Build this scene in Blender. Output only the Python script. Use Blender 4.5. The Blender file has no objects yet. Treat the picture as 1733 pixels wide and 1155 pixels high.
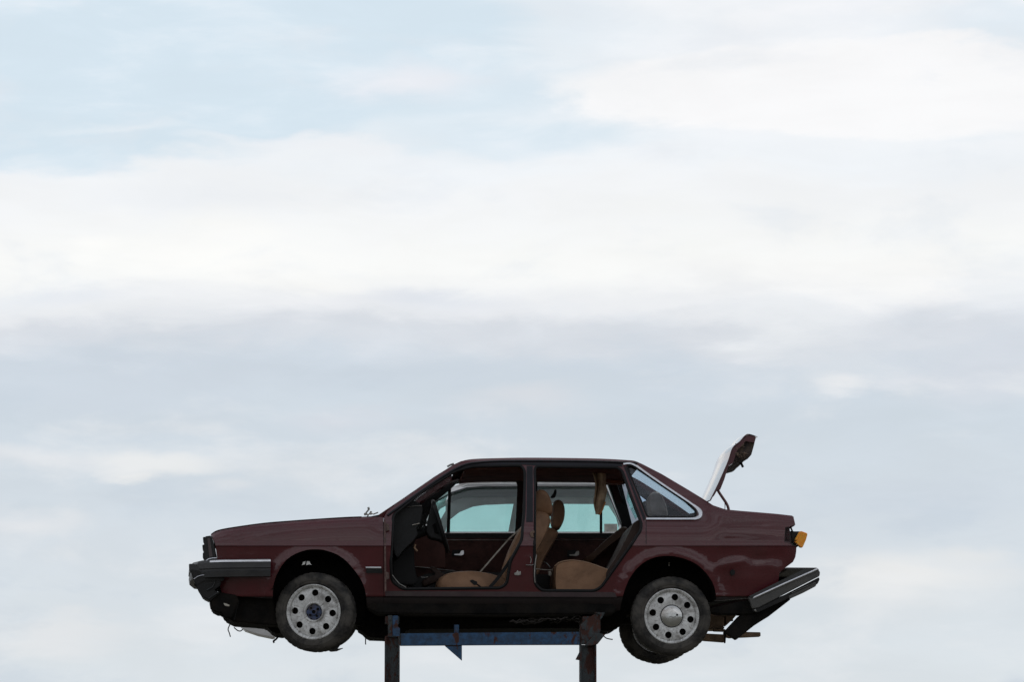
import bpy, bmesh, math, random
from mathutils import Vector, Matrix, noise
R = math.radians
random.seed(7)
scene = bpy.context.scene
COL = scene.collection

# ------------------------------------------------------------------ camera
F = 7266.0                      # focal length in photo pixels (1733 wide)
CAM_D, CAM_H, TILT = 31.0, 1.6, math.atan(842.5 / 7266.0)
cam_d = bpy.data.cameras.new('camera'); cam = bpy.data.objects.new('camera', cam_d); COL.objects.link(cam)
cam.location = (0, -CAM_D, CAM_H); cam.rotation_euler = (R(90) + TILT, 0, 0)
cam_d.sensor_width = 36.0; cam_d.lens = 36.0 * F / 1733.0
cam_d.clip_start = 0.5; cam_d.clip_end = 12000
scene.camera = cam

# ------------------------------------------------------------------ look
scene.view_settings.view_transform = 'Standard'
scene.view_settings.look = 'None'
scene.view_settings.gamma = 1
scene.view_settings.exposure = 0.0
scene.cycles.max_bounces = 8

def lin(r, g, b):
    def f(c):
        c /= 255.0
        return c / 12.92 if c <= 0.04045 else ((c + 0.055) / 1.055) ** 2.4
    return (f(r), f(g), f(b), 1.0)

# ------------------------------------------------------------------ node helpers
class NT:
    def __init__(s, tree): s.t = tree; s.n = tree.nodes; s.l = tree.links
    def new(s, typ, **kw):
        n = s.n.new(typ)
        for k, v in kw.items(): setattr(n, k, v)
        return n
    def put(s, sock, v):
        if isinstance(v, bpy.types.NodeSocket): s.l.new(v, sock)
        elif v is not None: sock.default_value = v
    def math(s, op, a, b=None, c=None, clamp=False):
        n = s.new('ShaderNodeMath', operation=op); n.use_clamp = clamp
        s.put(n.inputs[0], a)
        if b is not None: s.put(n.inputs[1], b)
        if c is not None: s.put(n.inputs[2], c)
        return n.outputs[0]
    def vmath(s, op, a, b=None):
        n = s.new('ShaderNodeVectorMath', operation=op)
        s.put(n.inputs[0], a)
        if b is not None: s.put(n.inputs[1], b)
        return n.outputs[0]
    def comb(s, x, y, z):
        n = s.new('ShaderNodeCombineXYZ')
        s.put(n.inputs[0], x); s.put(n.inputs[1], y); s.put(n.inputs[2], z)
        return n.outputs[0]
    def noise(s, vec, scale, detail=4, rough=0.5, dist=0.0):
        n = s.new('ShaderNodeTexNoise')
        s.put(n.inputs['Vector'], vec); n.inputs['Scale'].default_value = scale
        n.inputs['Detail'].default_value = detail; n.inputs['Roughness'].default_value = rough
        n.inputs['Distortion'].default_value = dist
        return n.outputs['Fac']
    def smooth(s, v, a, b, lo=0.0, hi=1.0):
        n = s.new('ShaderNodeMapRange', interpolation_type='SMOOTHSTEP')
        s.put(n.inputs[0], v)
        n.inputs[1].default_value = a; n.inputs[2].default_value = b
        n.inputs[3].default_value = lo; n.inputs[4].default_value = hi
        return n.outputs[0]
    def mix(s, f, a, b, mode='MIX'):
        n = s.new('ShaderNodeMix', data_type='RGBA', blend_type=mode)
        s.put(n.inputs[0], f); s.put(n.inputs[6], a); s.put(n.inputs[7], b)
        return n.outputs[2]

# ------------------------------------------------------------------ world: bright broken cloud over pale blue
SUN_EL, SUN_AZ = R(52), R(25)        # behind and above the cars, slightly right
w = bpy.data.worlds.new('World'); scene.world = w; w.use_nodes = True
W = NT(w.node_tree); W.n.clear()
tc = W.new('ShaderNodeTexCoord'); D = tc.outputs['Generated']
sep = W.new('ShaderNodeSeparateXYZ'); W.l.new(D, sep.inputs[0])
az = W.math('ARCTAN2', sep.outputs[0], sep.outputs[1])
el = W.math('ARCSINE', sep.outputs[2])
sky = W.new('ShaderNodeTexSky', sky_type='NISHITA')
sky.sun_disc = False; sky.sun_elevation = SUN_EL; sky.sun_rotation = SUN_AZ
sky.air_density = 1.0; sky.dust_density = 1.5
SKYK = 0.10
# direction noise, cloud streets flattened towards the horizon
nv = W.vmath('MULTIPLY', D, (1.0, 1.0, 3.6))
n1 = W.noise(nv, 11.0, 5, 0.50, 0.2)
n2 = W.noise(W.vmath('ADD', nv, (5.2, 1.3, 8.1)), 26.0, 6, 0.55, 0.3)
n3 = W.noise(W.vmath('ADD', nv, (1.7, 9.3, 2.6)), 7.0, 4, 0.5)
deg = 180.0 / math.pi
A = W.math('MULTIPLY', az, deg)          # azimuth in degrees, 0 = towards the cars
E = W.math('MULTIPLY', el, deg)          # elevation in degrees
Aw = W.math('ADD', A, W.math('MULTIPLY', W.math('SUBTRACT', n3, 0.5), 3.5))
Ew = W.math('ADD', E, W.math('MULTIPLY', W.math('SUBTRACT', n1, 0.5), 1.5))
Ew = W.math('ADD', Ew, W.math('MULTIPLY', W.math('SUBTRACT', n2, 0.5), 0.65))
n4 = W.noise(W.vmath('ADD', W.vmath('MULTIPLY', D, (1, 1, 2.4)), (3.3, 7.1, 4.4)), 75.0, 5, 0.55, 0.2)
Ew = W.math('ADD', Ew, W.math('MULTIPLY', W.math('SUBTRACT', n4, 0.5), 0.28))
Aw = W.math('ADD', Aw, W.math('MULTIPLY', W.math('SUBTRACT', n2, 0.5), 1.6))
def pxd(px, py): return ((px - 866.5) / F * deg, (1420 - py) / F * deg)
# elevation bands
ramp = W.new('ShaderNodeValToRGB'); cr = ramp.color_ramp; cr.interpolation = 'EASE'
W.l.new(W.math('DIVIDE', Ew, 40.0), ramp.inputs[0])
stops = [(1420, (220, 226, 231)), (1120, (219, 226, 231)), (960, (215, 223, 230)), (840, (210, 219, 227)),
         (700, (208, 218, 227)), (625, (207, 217, 227)), (575, (217, 222, 229)), (525, (238, 240, 243)), (440, (248, 249, 248)),
         (330, (243, 245, 247)), (282, (240, 244, 248)), (150, (243, 245, 248)), (-300, (236, 240, 245)), (-2000, (226, 231, 238)), (-4000, (214, 221, 230))]
while len(cr.elements) > 1: cr.elements.remove(cr.elements[0])
for i, (py, c) in enumerate(stops):
    pos = min(1, max(0, pxd(0, py)[1] / 40.0))
    e = cr.elements[0] if i == 0 else cr.elements.new(pos)
    e.position = pos; e.color = lin(*c)
col = ramp.outputs[0]
def blob(px, py, rx, ry, c, k, soft=1.0, hard=0.0):
    global col
    a0, e0 = pxd(px, py)
    da = W.math('DIVIDE', W.math('SUBTRACT', Aw, a0), rx / F * deg)
    de = W.math('DIVIDE', W.math('SUBTRACT', Ew, e0), ry / F * deg)
    r = W.math('SQRT', W.math('ADD', W.math('MULTIPLY', da, da), W.math('MULTIPLY', de, de)))
    m = W.smooth(r, hard, soft, k, 0.0)
    col = W.mix(m, col, c if isinstance(c, bpy.types.NodeSocket) else lin(*c))
blue = W.mix(0.9, W.mix(1.0, sky.outputs[0], (SKYK, SKYK, SKYK, 1), 'MULTIPLY'), lin(218, 233, 243))
wisp = W.smooth(n2, 0.46, 0.72, 0.0, 0.6)
blue = W.mix(wisp, blue, lin(234, 240, 246))
# pale blue gaps, upper left and centre
blob(150, 60, 780, 252, blue, 1.0, 1.0, 0.86)
blob(730, 165, 540, 118, blue, 0.85, 1.0, 0.25)
blob(960, 245, 330, 42, blue, 0.75, 1.0, 0.2)
blob(1690, 60, 230, 55, blue, 0.6, 1.0, 0.2)
blob(1640, 205, 160, 22, blue, 0.45, 1.0, 0.1)
blob(900, 40, 330, 90, blue, 0.5, 1.0, 0.1)
# clouds in the blue
blob(720, 145, 160, 60, (240, 240, 245), 0.75, 1.0, 0.0)
blob(200, 238, 260, 16, (232, 240, 246), 0.6, 1.0, 0.0)
blob(560, 262, 330, 26, (240, 243, 247), 0.8, 1.0, 0.2)
blob(1400, 150, 520, 84, (249, 249, 250), 0.9, 1.0, 0.78)
blob(1480, 20, 330, 26, (245, 246, 249), 0.7, 1.0, 0.1)
# greyer and whiter patches
blob(330, 340, 300, 38, (236, 240, 245), 0.5, 1.0, 0.0)
blob(420, 430, 330, 60, (252, 252, 250), 0.8, 1.0, 0.0)
blob(200, 415, 60, 30, (253, 253, 251), 0.8, 1.0, 0.0)
blob(160, 495, 200, 28, (229, 233, 239), 0.7, 1.0, 0.0)
blob(230, 530, 330, 34, (232, 235, 238), 0.7, 1.0, 0.1)
blob(740, 515, 170, 40, (222, 227, 235), 0.8, 1.0, 0.0)
blob(1500, 480, 520, 70, (249, 249, 248), 0.7, 1.0, 0.2)
blob(560, 480, 130, 34, (250, 250, 248), 0.7, 1.0, 0.0)
blob(300, 565, 210, 26, (235, 238, 241), 0.6, 1.0, 0.0)
blob(1280, 555, 200, 55, (238, 241, 244), 0.75, 1.0, 0.1)
blob(1230, 590, 40, 14, (226, 230, 236), 0.6, 1.0, 0.0)
blob(1370, 640, 60, 26, (235, 237, 240), 0.9, 1.0, 0.0)
blob(1470, 645, 90, 24, (223, 227, 234), 0.7, 1.0, 0.0)
blob(250, 650, 420, 70, (205, 214, 224), 0.6, 1.0, 0.1)
blob(850, 690, 150, 40, (219, 223, 229), 0.8, 1.0, 0.0)
blob(600, 715, 130, 40, (214, 219, 227), 0.7, 1.0, 0.0)
blob(300, 755, 160, 44, (233, 235, 236), 0.95, 1.0, 0.25)
blob(260, 790, 60, 24, (236, 237, 237), 0.8, 1.0, 0.2)
blob(110, 765, 190, 40, (226, 229, 233), 0.8, 1.0, 0.0)
blob(400, 810, 60, 26, (223, 227, 231), 0.7, 1.0, 0.0)
blob(1650, 640, 260, 90, (216, 221, 229), 0.7, 1.0, 0.2)
blob(1550, 860, 360, 60, (205, 214, 224), 0.6, 1.0, 0.1)
blob(1570, 1000, 340, 80, (235, 236, 236), 0.95, 1.0, 0.0)
blob(1690, 950, 120, 30, (228, 230, 231), 0.7, 1.0, 0.0)
blob(900, 1110, 700, 50, (222, 226, 229), 0.5, 1.0, 0.0)
blob(100, 1080, 220, 40, (230, 232, 234), 0.75, 1.0, 0.0)
blob(40, 900, 170, 45, (230, 232, 235), 0.75, 1.0, 0.0)
blob(1730, 1160, 60, 40, (195, 205, 218), 0.8, 1.0, 0.0)
puffn = W.noise(W.vmath('ADD', W.vmath('MULTIPLY', D, (1, 1, 2.6)), (9.1, 2.2, 6.6)), 21.0, 7, 0.58, 0.25)
col = W.mix(W.math('MULTIPLY', W.smooth(puffn, 0.50, 0.70, 0.0, 0.6), W.smooth(Ew, 6.9, 5.9, 0.0, 1.0)), col, lin(231, 234, 237))
col = W.mix(W.math('MULTIPLY', W.smooth(puffn, 0.46, 0.30, 0.0, 0.5), W.smooth(Ew, 6.9, 5.9, 0.0, 1.0)), col, lin(200, 211, 222))
col = W.mix(W.math('MULTIPLY', W.smooth(puffn, 0.50, 0.32, 0.0, 0.45), W.smooth(Ew, 5.9, 6.9, 0.0, 1.0)), col, lin(228, 234, 241))
# gentle mottling of the cloud deck
mot = W.smooth(n2, 0.3, 0.7, 0.975, 1.02)
col = W.mix(1.0, col, W.comb(mot, mot, mot), 'MULTIPLY')
bg_sky = W.new('ShaderNodeBackground'); W.l.new(sky.outputs[0], bg_sky.inputs[0]); bg_sky.inputs[1].default_value = SKYK
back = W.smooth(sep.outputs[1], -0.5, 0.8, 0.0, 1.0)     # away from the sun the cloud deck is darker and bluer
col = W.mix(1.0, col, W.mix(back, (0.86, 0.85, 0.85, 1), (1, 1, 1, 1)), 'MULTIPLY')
bb = W.noise(W.vmath('MULTIPLY', D, (1.2, 1.2, 22.0)), 1.6, 4, 0.6, 0.4)   # cloud streets added in the unseen half of the sky to streak the paint's reflections
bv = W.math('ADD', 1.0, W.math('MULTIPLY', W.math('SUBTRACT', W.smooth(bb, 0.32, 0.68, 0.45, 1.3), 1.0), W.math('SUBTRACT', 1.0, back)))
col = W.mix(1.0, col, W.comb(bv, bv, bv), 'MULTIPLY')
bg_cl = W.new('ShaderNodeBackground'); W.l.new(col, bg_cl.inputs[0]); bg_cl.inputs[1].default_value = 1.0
mixs = W.new('ShaderNodeMixShader')
cover = W.smooth(E, 25.0, 60.0, 1.0, 0.8)          # clear sky opens a little overhead
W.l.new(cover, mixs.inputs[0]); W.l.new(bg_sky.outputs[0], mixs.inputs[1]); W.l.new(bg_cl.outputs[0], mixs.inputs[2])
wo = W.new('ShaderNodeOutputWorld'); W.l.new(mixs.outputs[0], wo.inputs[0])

# ------------------------------------------------------------------ sun behind thin cloud
sd = bpy.data.lights.new('sun', 'SUN'); sd.energy = 1.0; sd.angle = R(12); sd.color = (1.0, 0.96, 0.9)
so = bpy.data.objects.new('sun', sd); COL.objects.link(so)
sdir = Vector((math.sin(SUN_AZ) * math.cos(SUN_EL), math.cos(SUN_AZ) * math.cos(SUN_EL), math.sin(SUN_EL)))
so.rotation_euler = sdir.to_track_quat('Z', 'Y').to_euler(); so.location = sdir * 60

# ------------------------------------------------------------------ materials
def mat(name, base, rough=0.5, metal=0.0, coat=0.0, spec=0.5, var=0.0, vscale=6.0, bump=0.0, bscale=30.0,
        dirt=None, dirt_k=0.0, dirt_scale=3.0, coat_rough=0.05, sheen=0.0, dirt_thr=0.5, rvar=0.0):
    m = bpy.data.materials.new(name); m.use_nodes = True
    t = NT(m.node_tree); b = t.n['Principled BSDF']
    c = (*base[:3], 1.0); o = t.new('ShaderNodeTexCoord').outputs['Object']
    cs = None
    if var:
        n = t.noise(o, vscale, 5, 0.6)
        k = t.smooth(n, 0.3, 0.7, 1 - var, 1 + var)
        cs = t.mix(1.0, c, t.comb(k, k, k), 'MULTIPLY')
    if dirt is not None:
        n = t.noise(t.vmath('ADD', o, (3.1, 4.7, 1.9)), dirt_scale, 8, 0.65, 0.4)
        f = t.smooth(n, dirt_thr - 0.1, dirt_thr + 0.16, 0, dirt_k)
        cs = t.mix(f, cs if cs is not None else c, (*dirt[:3], 1.0))
        t.l.new(t.math('ADD', rough, t.math('MULTIPLY', f, 0.4 * (1 - rough))), b.inputs['Roughness'])
    else:
        if rvar:
            n = t.noise(o, vscale * 1.7, 6, 0.65)
            t.l.new(t.smooth(n, 0.3, 0.75, max(0.02, rough - rvar), rough + rvar), b.inputs['Roughness'])
        else: b.inputs['Roughness'].default_value = rough
    if cs is not None: t.l.new(cs, b.inputs['Base Color'])
    else: b.inputs['Base Color'].default_value = c
    b.inputs['Metallic'].default_value = metal
    b.inputs['Coat Weight'].default_value = coat; b.inputs['Coat Roughness'].default_value = coat_rough
    b.inputs['Specular IOR Level'].default_value = spec
    if sheen: b.inputs['Sheen Weight'].default_value = sheen
    if bump:
        bn = t.new('ShaderNodeBump'); bn.inputs['Strength'].default_value = bump; bn.inputs['Distance'].default_value = 0.01
        t.l.new(t.noise(o, bscale, 6, 0.6), bn.inputs['Height']); t.l.new(bn.outputs[0], b.inputs['Normal'])
    return m
def glass_mat(name, tint, alpha_k, rough=0.0, dust=0.0):
    """thin pane: tinted transparency plus its own reflection and a film of dust"""
    m = bpy.data.materials.new(name); m.use_nodes = True
    t = NT(m.node_tree); t.n.clear()
    tr = t.new('ShaderNodeBsdfTransparent'); tr.inputs[0].default_value = (*tint, 1)
    gl = t.new('ShaderNodeBsdfGlossy'); gl.inputs[0].default_value = (1, 1, 1, 1); gl.inputs['Roughness'].default_value = rough
    fr = t.new('ShaderNodeFresnel'); fr.inputs[0].default_value = 1.5
    ms = t.new('ShaderNodeMixShader')
    t.l.new(t.math('MULTIPLY', fr.outputs[0], alpha_k), ms.inputs[0])
    t.l.new(tr.outputs[0], ms.inputs[1]); t.l.new(gl.outputs[0], ms.inputs[2])
    df = t.new('ShaderNodeBsdfDiffuse'); df.inputs[0].default_value = (0.28, 0.27, 0.25, 1)
    o = t.new('ShaderNodeTexCoord').outputs['Object']
    n = t.noise(o, 7.0, 7, 0.6)
    m2 = t.new('ShaderNodeMixShader'); t.l.new(t.smooth(n, 0.3, 0.75, dust * 0.4, dust), m2.inputs[0])
    t.l.new(ms.outputs[0], m2.inputs[1]); t.l.new(df.outputs[0], m2.inputs[2])
    out = t.new('ShaderNodeOutputMaterial'); t.l.new(m2.outputs[0], out.inputs[0])
    return m

M = {}
M['paint'] = mat('maroon_paint', (0.082, 0.0118, 0.0155), 0.4, 0.0, 1.0, 0.15, 0.10, 2.5, 0.0, dirt=(0.06, 0.034, 0.03), dirt_k=0.2, dirt_scale=2.2, coat_rough=0.06, dirt_thr=0.55)
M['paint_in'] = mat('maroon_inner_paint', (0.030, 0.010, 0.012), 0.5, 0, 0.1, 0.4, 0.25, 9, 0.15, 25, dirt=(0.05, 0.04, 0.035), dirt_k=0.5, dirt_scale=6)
M['under'] = mat('dirty_underseal', (0.008, 0.0075, 0.007), 0.85, 0, 0, 0.12, 0.4, 8, 0.6, 18, dirt=(0.022, 0.017, 0.013), dirt_k=0.5, dirt_scale=7)
M['black'] = mat('black_plastic', (0.009, 0.009, 0.0095), 0.5, 0, 0, 0.3, 0.2, 12, 0.1, 60, dirt=(0.03, 0.027, 0.024), dirt_k=0.35, dirt_scale=7)
M['bumper'] = mat('weathered_bumper_plastic', (0.027, 0.028, 0.030), 0.42, 0, 0, 0.5, 0.2, 8, 0.12, 60, dirt=(0.06, 0.055, 0.05), dirt_k=0.35, dirt_scale=5)
M['seal'] = mat('rubber_seal', (0.006, 0.006, 0.0065), 0.5, 0, 0, 0.25, 0.2, 20)
M['pillar_black'] = mat('satin_black_paint', (0.009, 0.009, 0.013), 0.35, 0, 0.0, 0.3, 0.2, 10)
M['chrome'] = mat('dull_chrome', (0.86, 0.87, 0.90), 0.28, 0.75, 0, 0.5, 0.05, 30, 0.0, dirt=(0.35, 0.33, 0.3), dirt_k=0.25, dirt_scale=14)
M['rubber'] = mat('tyre_rubber', (0.016, 0.015, 0.0145), 0.75, 0, 0, 0.35, 0.25, 12, 0.2, 40, dirt=(0.105, 0.095, 0.082), dirt_k=0.75, dirt_scale=7, dirt_thr=0.46)
M['rim'] = mat('wheel_silver', (0.75, 0.75, 0.735), 0.5, 0.12, 0.0, 0.5, 0.12, 16, 0.1, 40, dirt=(0.13, 0.115, 0.10), dirt_k=0.75, dirt_scale=9, dirt_thr=0.54)
M['hub_blue'] = mat('blue_hub_paint', (0.035, 0.06, 0.14), 0.5, 0, 0, 0.5, 0.4, 30, 0.2, 50, dirt=(0.08, 0.055, 0.04), dirt_k=0.7, dirt_scale=30)
M['tan'] = mat('tan_leather', (0.27, 0.148, 0.082), 0.55, 0, 0, 0.3, 0.13, 7, 0.12, 50, dirt=(0.10, 0.055, 0.03), dirt_k=0.5, dirt_scale=4)
M['tan_piping'] = mat('tan_piping', (0.42, 0.27, 0.17), 0.6)
M['seatside2'] = mat('dark_tan_vinyl', (0.10, 0.055, 0.035), 0.6, 0, 0, 0.25, 0.2, 9)
M['seatside'] = mat('brown_seat_vinyl', (0.045, 0.027, 0.021), 0.6, 0, 0, 0.25, 0.2, 9, 0.12, 40)
M['card'] = mat('brown_door_card', (0.085, 0.035, 0.028), 0.7, 0, 0, 0.3, 0.3, 9, 0.2, 30, dirt=(0.02, 0.012, 0.01), dirt_k=0.6, dirt_scale=5)
M['head'] = mat('brown_headlining', (0.11, 0.045, 0.034), 0.9, 0, 0, 0.1, 0.3, 6, 0.2, 25)
M['dash'] = mat('dashboard_plastic', (0.014, 0.0145, 0.015), 0.55, 0, 0, 0.25, 0.2, 10, 0.15, 70)
M['cloth'] = mat('torn_lining_cloth', (0.48, 0.35, 0.23), 0.95, 0, 0, 0.1, 0.2, 12, 0.3, 60, dirt=(0.12, 0.07, 0.04), dirt_k=0.5, dirt_scale=10)
M['foam'] = mat('orange_foam_edge', (0.45, 0.2, 0.07), 0.95)
M['pale'] = mat('pale_plastic', (0.6, 0.57, 0.5), 0.6, 0, 0, 0.4, 0.15, 18, 0, dirt=(0.25, 0.2, 0.15), dirt_k=0.6, dirt_scale=14)
M['metal'] = mat('bare_steel', (0.30, 0.29, 0.27), 0.45, 0.8, 0, 0.5, 0.25, 25, 0.1, 60)
M['orange'] = mat('orange_lens', (1.0, 0.40, 0.025), 0.45, 0, 0.1, 0.4)
M['white'] = mat('white_paint', (0.87, 0.87, 0.86), 0.35, 0, 0.5, 0.5, 0.05, 4, 0, dirt=(0.4, 0.37, 0.32), dirt_k=0.3, dirt_scale=3, coat_rough=0.1)
M['grey_lining'] = mat('grey_headlining', (0.42, 0.43, 0.44), 0.9, 0, 0, 0.1, 0.08, 5)
M['wood'] = mat('weathered_timber', (0.26, 0.18, 0.12), 0.85, 0, 0, 0.2, 0.35, 9, 0.5, 25, dirt=(0.06, 0.045, 0.035), dirt_k=0.6, dirt_scale=6)
M['sky_glass'] = glass_mat('clear_glass', (0.98, 0.99, 0.985), 0.8, 0, 0.012)
M['quarter_glass'] = glass_mat('dusty_quarter_glass', (0.80, 0.85, 0.90), 0.8, 0.0, 0.012)
M['teal_glass'] = glass_mat('green_tinted_glass', (0.68, 0.90, 0.87), 0.6, 0, 0.07)
M['pale_trim'] = mat('bright_trim', (0.75, 0.75, 0.76), 0.35, 0.6)
M['lid_wire'] = mat('dusty_wiring', (0.12, 0.08, 0.055), 0.8, var=0.4, vscale=60)
M['sill'] = mat('sill_stone_guard', (0.012, 0.0075, 0.0075), 0.5, 0, 0.15, 0.2, 0.3, 5, 0.1, 40, dirt=(0.02, 0.015, 0.012), dirt_k=0.5)
M['sky_fleck'] = mat('sky_fleck_white', (0.9, 0.9, 0.88), 0.5)
M['rear_glass'] = glass_mat('rear_window_glass', (0.90, 0.95, 0.96), 0.12, 0, 0.015)
M['bumper_worn'] = mat('sun_greyed_bumper', (0.062, 0.060, 0.057), 0.45, 0, 0, 0.5, 0.2, 8, 0.15, 50, dirt=(0.10, 0.09, 0.075), dirt_k=0.4, dirt_scale=6)
M['grille'] = mat('grille_plastic', (0.007, 0.007, 0.008), 0.4, 0, 0, 0.4, 0.2, 12)

# lens lets light through
M['orange'].node_tree.nodes['Principled BSDF'].inputs['Subsurface Weight'].default_value = 1.0
M['orange'].node_tree.nodes['Principled BSDF'].inputs['Subsurface Radius'].default_value = (0.12, 0.05, 0.01)
# stitched panels and creases in the leather
t = NT(M['tan'].node_tree); pb = t.n['Principled BSDF']; o = t.new('ShaderNodeTexCoord').outputs['Object']
cr_ = t.noise(t.vmath('MULTIPLY', o, (4.0, 9.0, 9.0)), 2.2, 7, 0.65, 1.2)
bn = t.new('ShaderNodeBump'); bn.inputs['Strength'].default_value = 0.3; bn.inputs['Distance'].default_value = 0.015
t.l.new(cr_, bn.inputs['Height']); t.l.new(bn.outputs[0], pb.inputs['Normal'])
t = NT(M['rim'].node_tree); pb = t.n['Principled BSDF']; o = t.new('ShaderNodeTexCoord').outputs['Object']
sp_ = t.new('ShaderNodeSeparateXYZ'); t.l.new(o, sp_.inputs[0])
ang = t.math('ARCTAN2', sp_.outputs[0], sp_.outputs[2]); rad = t.math('SQRT', t.math('ADD', t.math('POWER', sp_.outputs[0], 2.0), t.math('POWER', sp_.outputs[2], 2.0)))
g1 = t.noise(t.comb(t.math('MULTIPLY', t.math('SINE', ang), 3.0), t.math('MULTIPLY', t.math('COSINE', ang), 3.0), t.math('MULTIPLY', rad, 6.0)), 3.5, 8, 0.7, 0.5)
g2 = t.noise(o, 60.0, 5, 0.7)
gk = t.math('MULTIPLY', t.smooth(g1, 0.50, 0.66, 0.0, 0.75), t.smooth(g2, 0.35, 0.6, 0.3, 1.0))
old = pb.inputs['Base Color'].links[0].from_socket
t.l.new(t.mix(gk, old, (0.13, 0.10, 0.08, 1)), pb.inputs['Base Color'])
# scuffs and dull streaks in the old paint
t = NT(M['paint'].node_tree); pb = t.n['Principled BSDF']
o = t.new('ShaderNodeTexCoord').outputs['Object']
sc = t.noise(t.vmath('MULTIPLY', o, (1.2, 3.0, 9.0)), 2.2, 10, 0.72, 0.1)
sp = t.noise(o, 90.0, 4, 0.7)
m_ = t.math('MULTIPLY', t.smooth(sc, 0.56, 0.68, 0.0, 0.30), t.smooth(sp, 0.42, 0.62, 0.2, 1.0))
old = pb.inputs['Base Color'].links[0].from_socket
t.l.new(t.mix(m_, old, (0.16, 0.10, 0.10, 1)), pb.inputs['Base Color'])
t.l.new(t.math('ADD', 0.05, t.math('MULTIPLY', m_, 0.7)), pb.inputs['Coat Roughness'])
# rusty blue steel
def rusty(name, paint, rust_thr):
    m = bpy.data.materials.new(name); m.use_nodes = True; t = NT(m.node_tree); b = t.n['Principled BSDF']
    o = t.new('ShaderNodeTexCoord').outputs['Object']
    n = t.noise(t.vmath('MULTIPLY', o, (9, 9, 4)), 1.6, 10, 0.7, 0.6)
    n2_ = t.noise(o, 22, 6, 0.7)
    k = t.smooth(n2_, 0.3, 0.7, 0.45, 1.35)
    c = t.mix(1.0, (*paint, 1), t.comb(k, k, k), 'MULTIPLY')
    rc = t.mix(n2_, (0.02, 0.009, 0.007, 1), (0.085, 0.024, 0.013, 1))
    f = t.smooth(n, rust_thr - 0.03, rust_thr + 0.05)
    t.l.new(t.mix(f, c, rc), b.inputs['Base Color'])
    t.l.new(t.math('ADD', 0.45, t.math('MULTIPLY', f, 0.4)), b.inputs['Roughness'])
    bn = t.new('ShaderNodeBump'); bn.inputs['Strength'].default_value = 0.4; bn.inputs['Distance'].default_value = 0.004
    t.l.new(n2_, bn.inputs['Height']); t.l.new(bn.outputs[0], b.inputs['Normal'])
    return m
M['blue_steel'] = rusty('rusty_blue_steel', (0.009, 0.056, 0.135), 0.585)
M['post_steel'] = rusty('rusty_dark_post_steel', (0.020, 0.030, 0.034), 0.505)

# ground material
gm = bpy.data.materials.new('yard_ground'); gm.use_nodes = True; t = NT(gm.node_tree)
o = t.new('ShaderNodeTexCoord').outputs['Object']
gc = t.mix(t.smooth(t.noise(o, 0.25, 8, 0.6), 0.42, 0.58), (0.055, 0.060, 0.030, 1), (0.12, 0.10, 0.08, 1))
gc = t.mix(t.smooth(t.noise(o, 9.0, 6, 0.6), 0.3, 0.7), gc, (0.08, 0.075, 0.06, 1))
t.l.new(gc, t.n['Principled BSDF'].inputs['Base Color']); t.n['Principled BSDF'].inputs['Roughness'].default_value = 0.95

# ------------------------------------------------------------------ geometry helpers
CAMP = Vector((0, -CAM_D, CAM_H))
FWD = Vector((0, math.cos(TILT), math.sin(TILT))); UPV = Vector((0, -math.sin(TILT), math.cos(TILT)))
YAW = R(2.6); BASE_Z = 2.62
NX = Vector((math.cos(YAW), math.sin(YAW), 0)); NY = Vector((-math.sin(YAW), math.cos(YAW), 0))
ROOT = Vector((0, 0, BASE_Z))
def V(px, py, Y=0.0):
    """point at depth Y across the car seen where the photograph shows it, in the car's own coordinates"""
    d = FWD + Vector((1, 0, 0)) * ((px - 866.5) / F) + UPV * ((577.5 - py) / F)
    s = (Y - (CAMP - ROOT).dot(NY)) / d.dot(NY)
    p = CAMP + d * s - ROOT
    return Vector((p.dot(NX), Y, p.z))
CARW = 1.69
def VM(px, py, Y=0.0):            # mirrored to the far side
    v = V(px, py, Y); return Vector((v.x, CARW - v.y, v.z))

def empty(name, loc, rz=0.0):
    o = bpy.data.objects.new(name, None); COL.objects.link(o); o.location = loc; o.rotation_euler = (0, 0, rz)
    o.empty_display_size = 0.2
    return o
def tag(o, label=None, cat=None, group=None, kind=None):
    if label: o['label'] = label
    if cat: o['category'] = cat
    if group: o['group'] = group
    if kind: o['kind'] = kind
    return o
def build(name, bm, m, parent, smooth=40, label=None):
    me = bpy.data.meshes.new(name); bm.normal_update(); bm.to_mesh(me); bm.free()
    o = bpy.data.objects.new(name, me); COL.objects.link(o)
    ms = m if isinstance(m, (list, tuple)) else [m]
    for x in ms: me.materials.append(x)
    if smooth:
        me.shade_smooth()
        me.set_sharp_from_angle(angle=R(smooth))
    if parent: o.parent = parent
    if label: o['label'] = label
    return o

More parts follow.
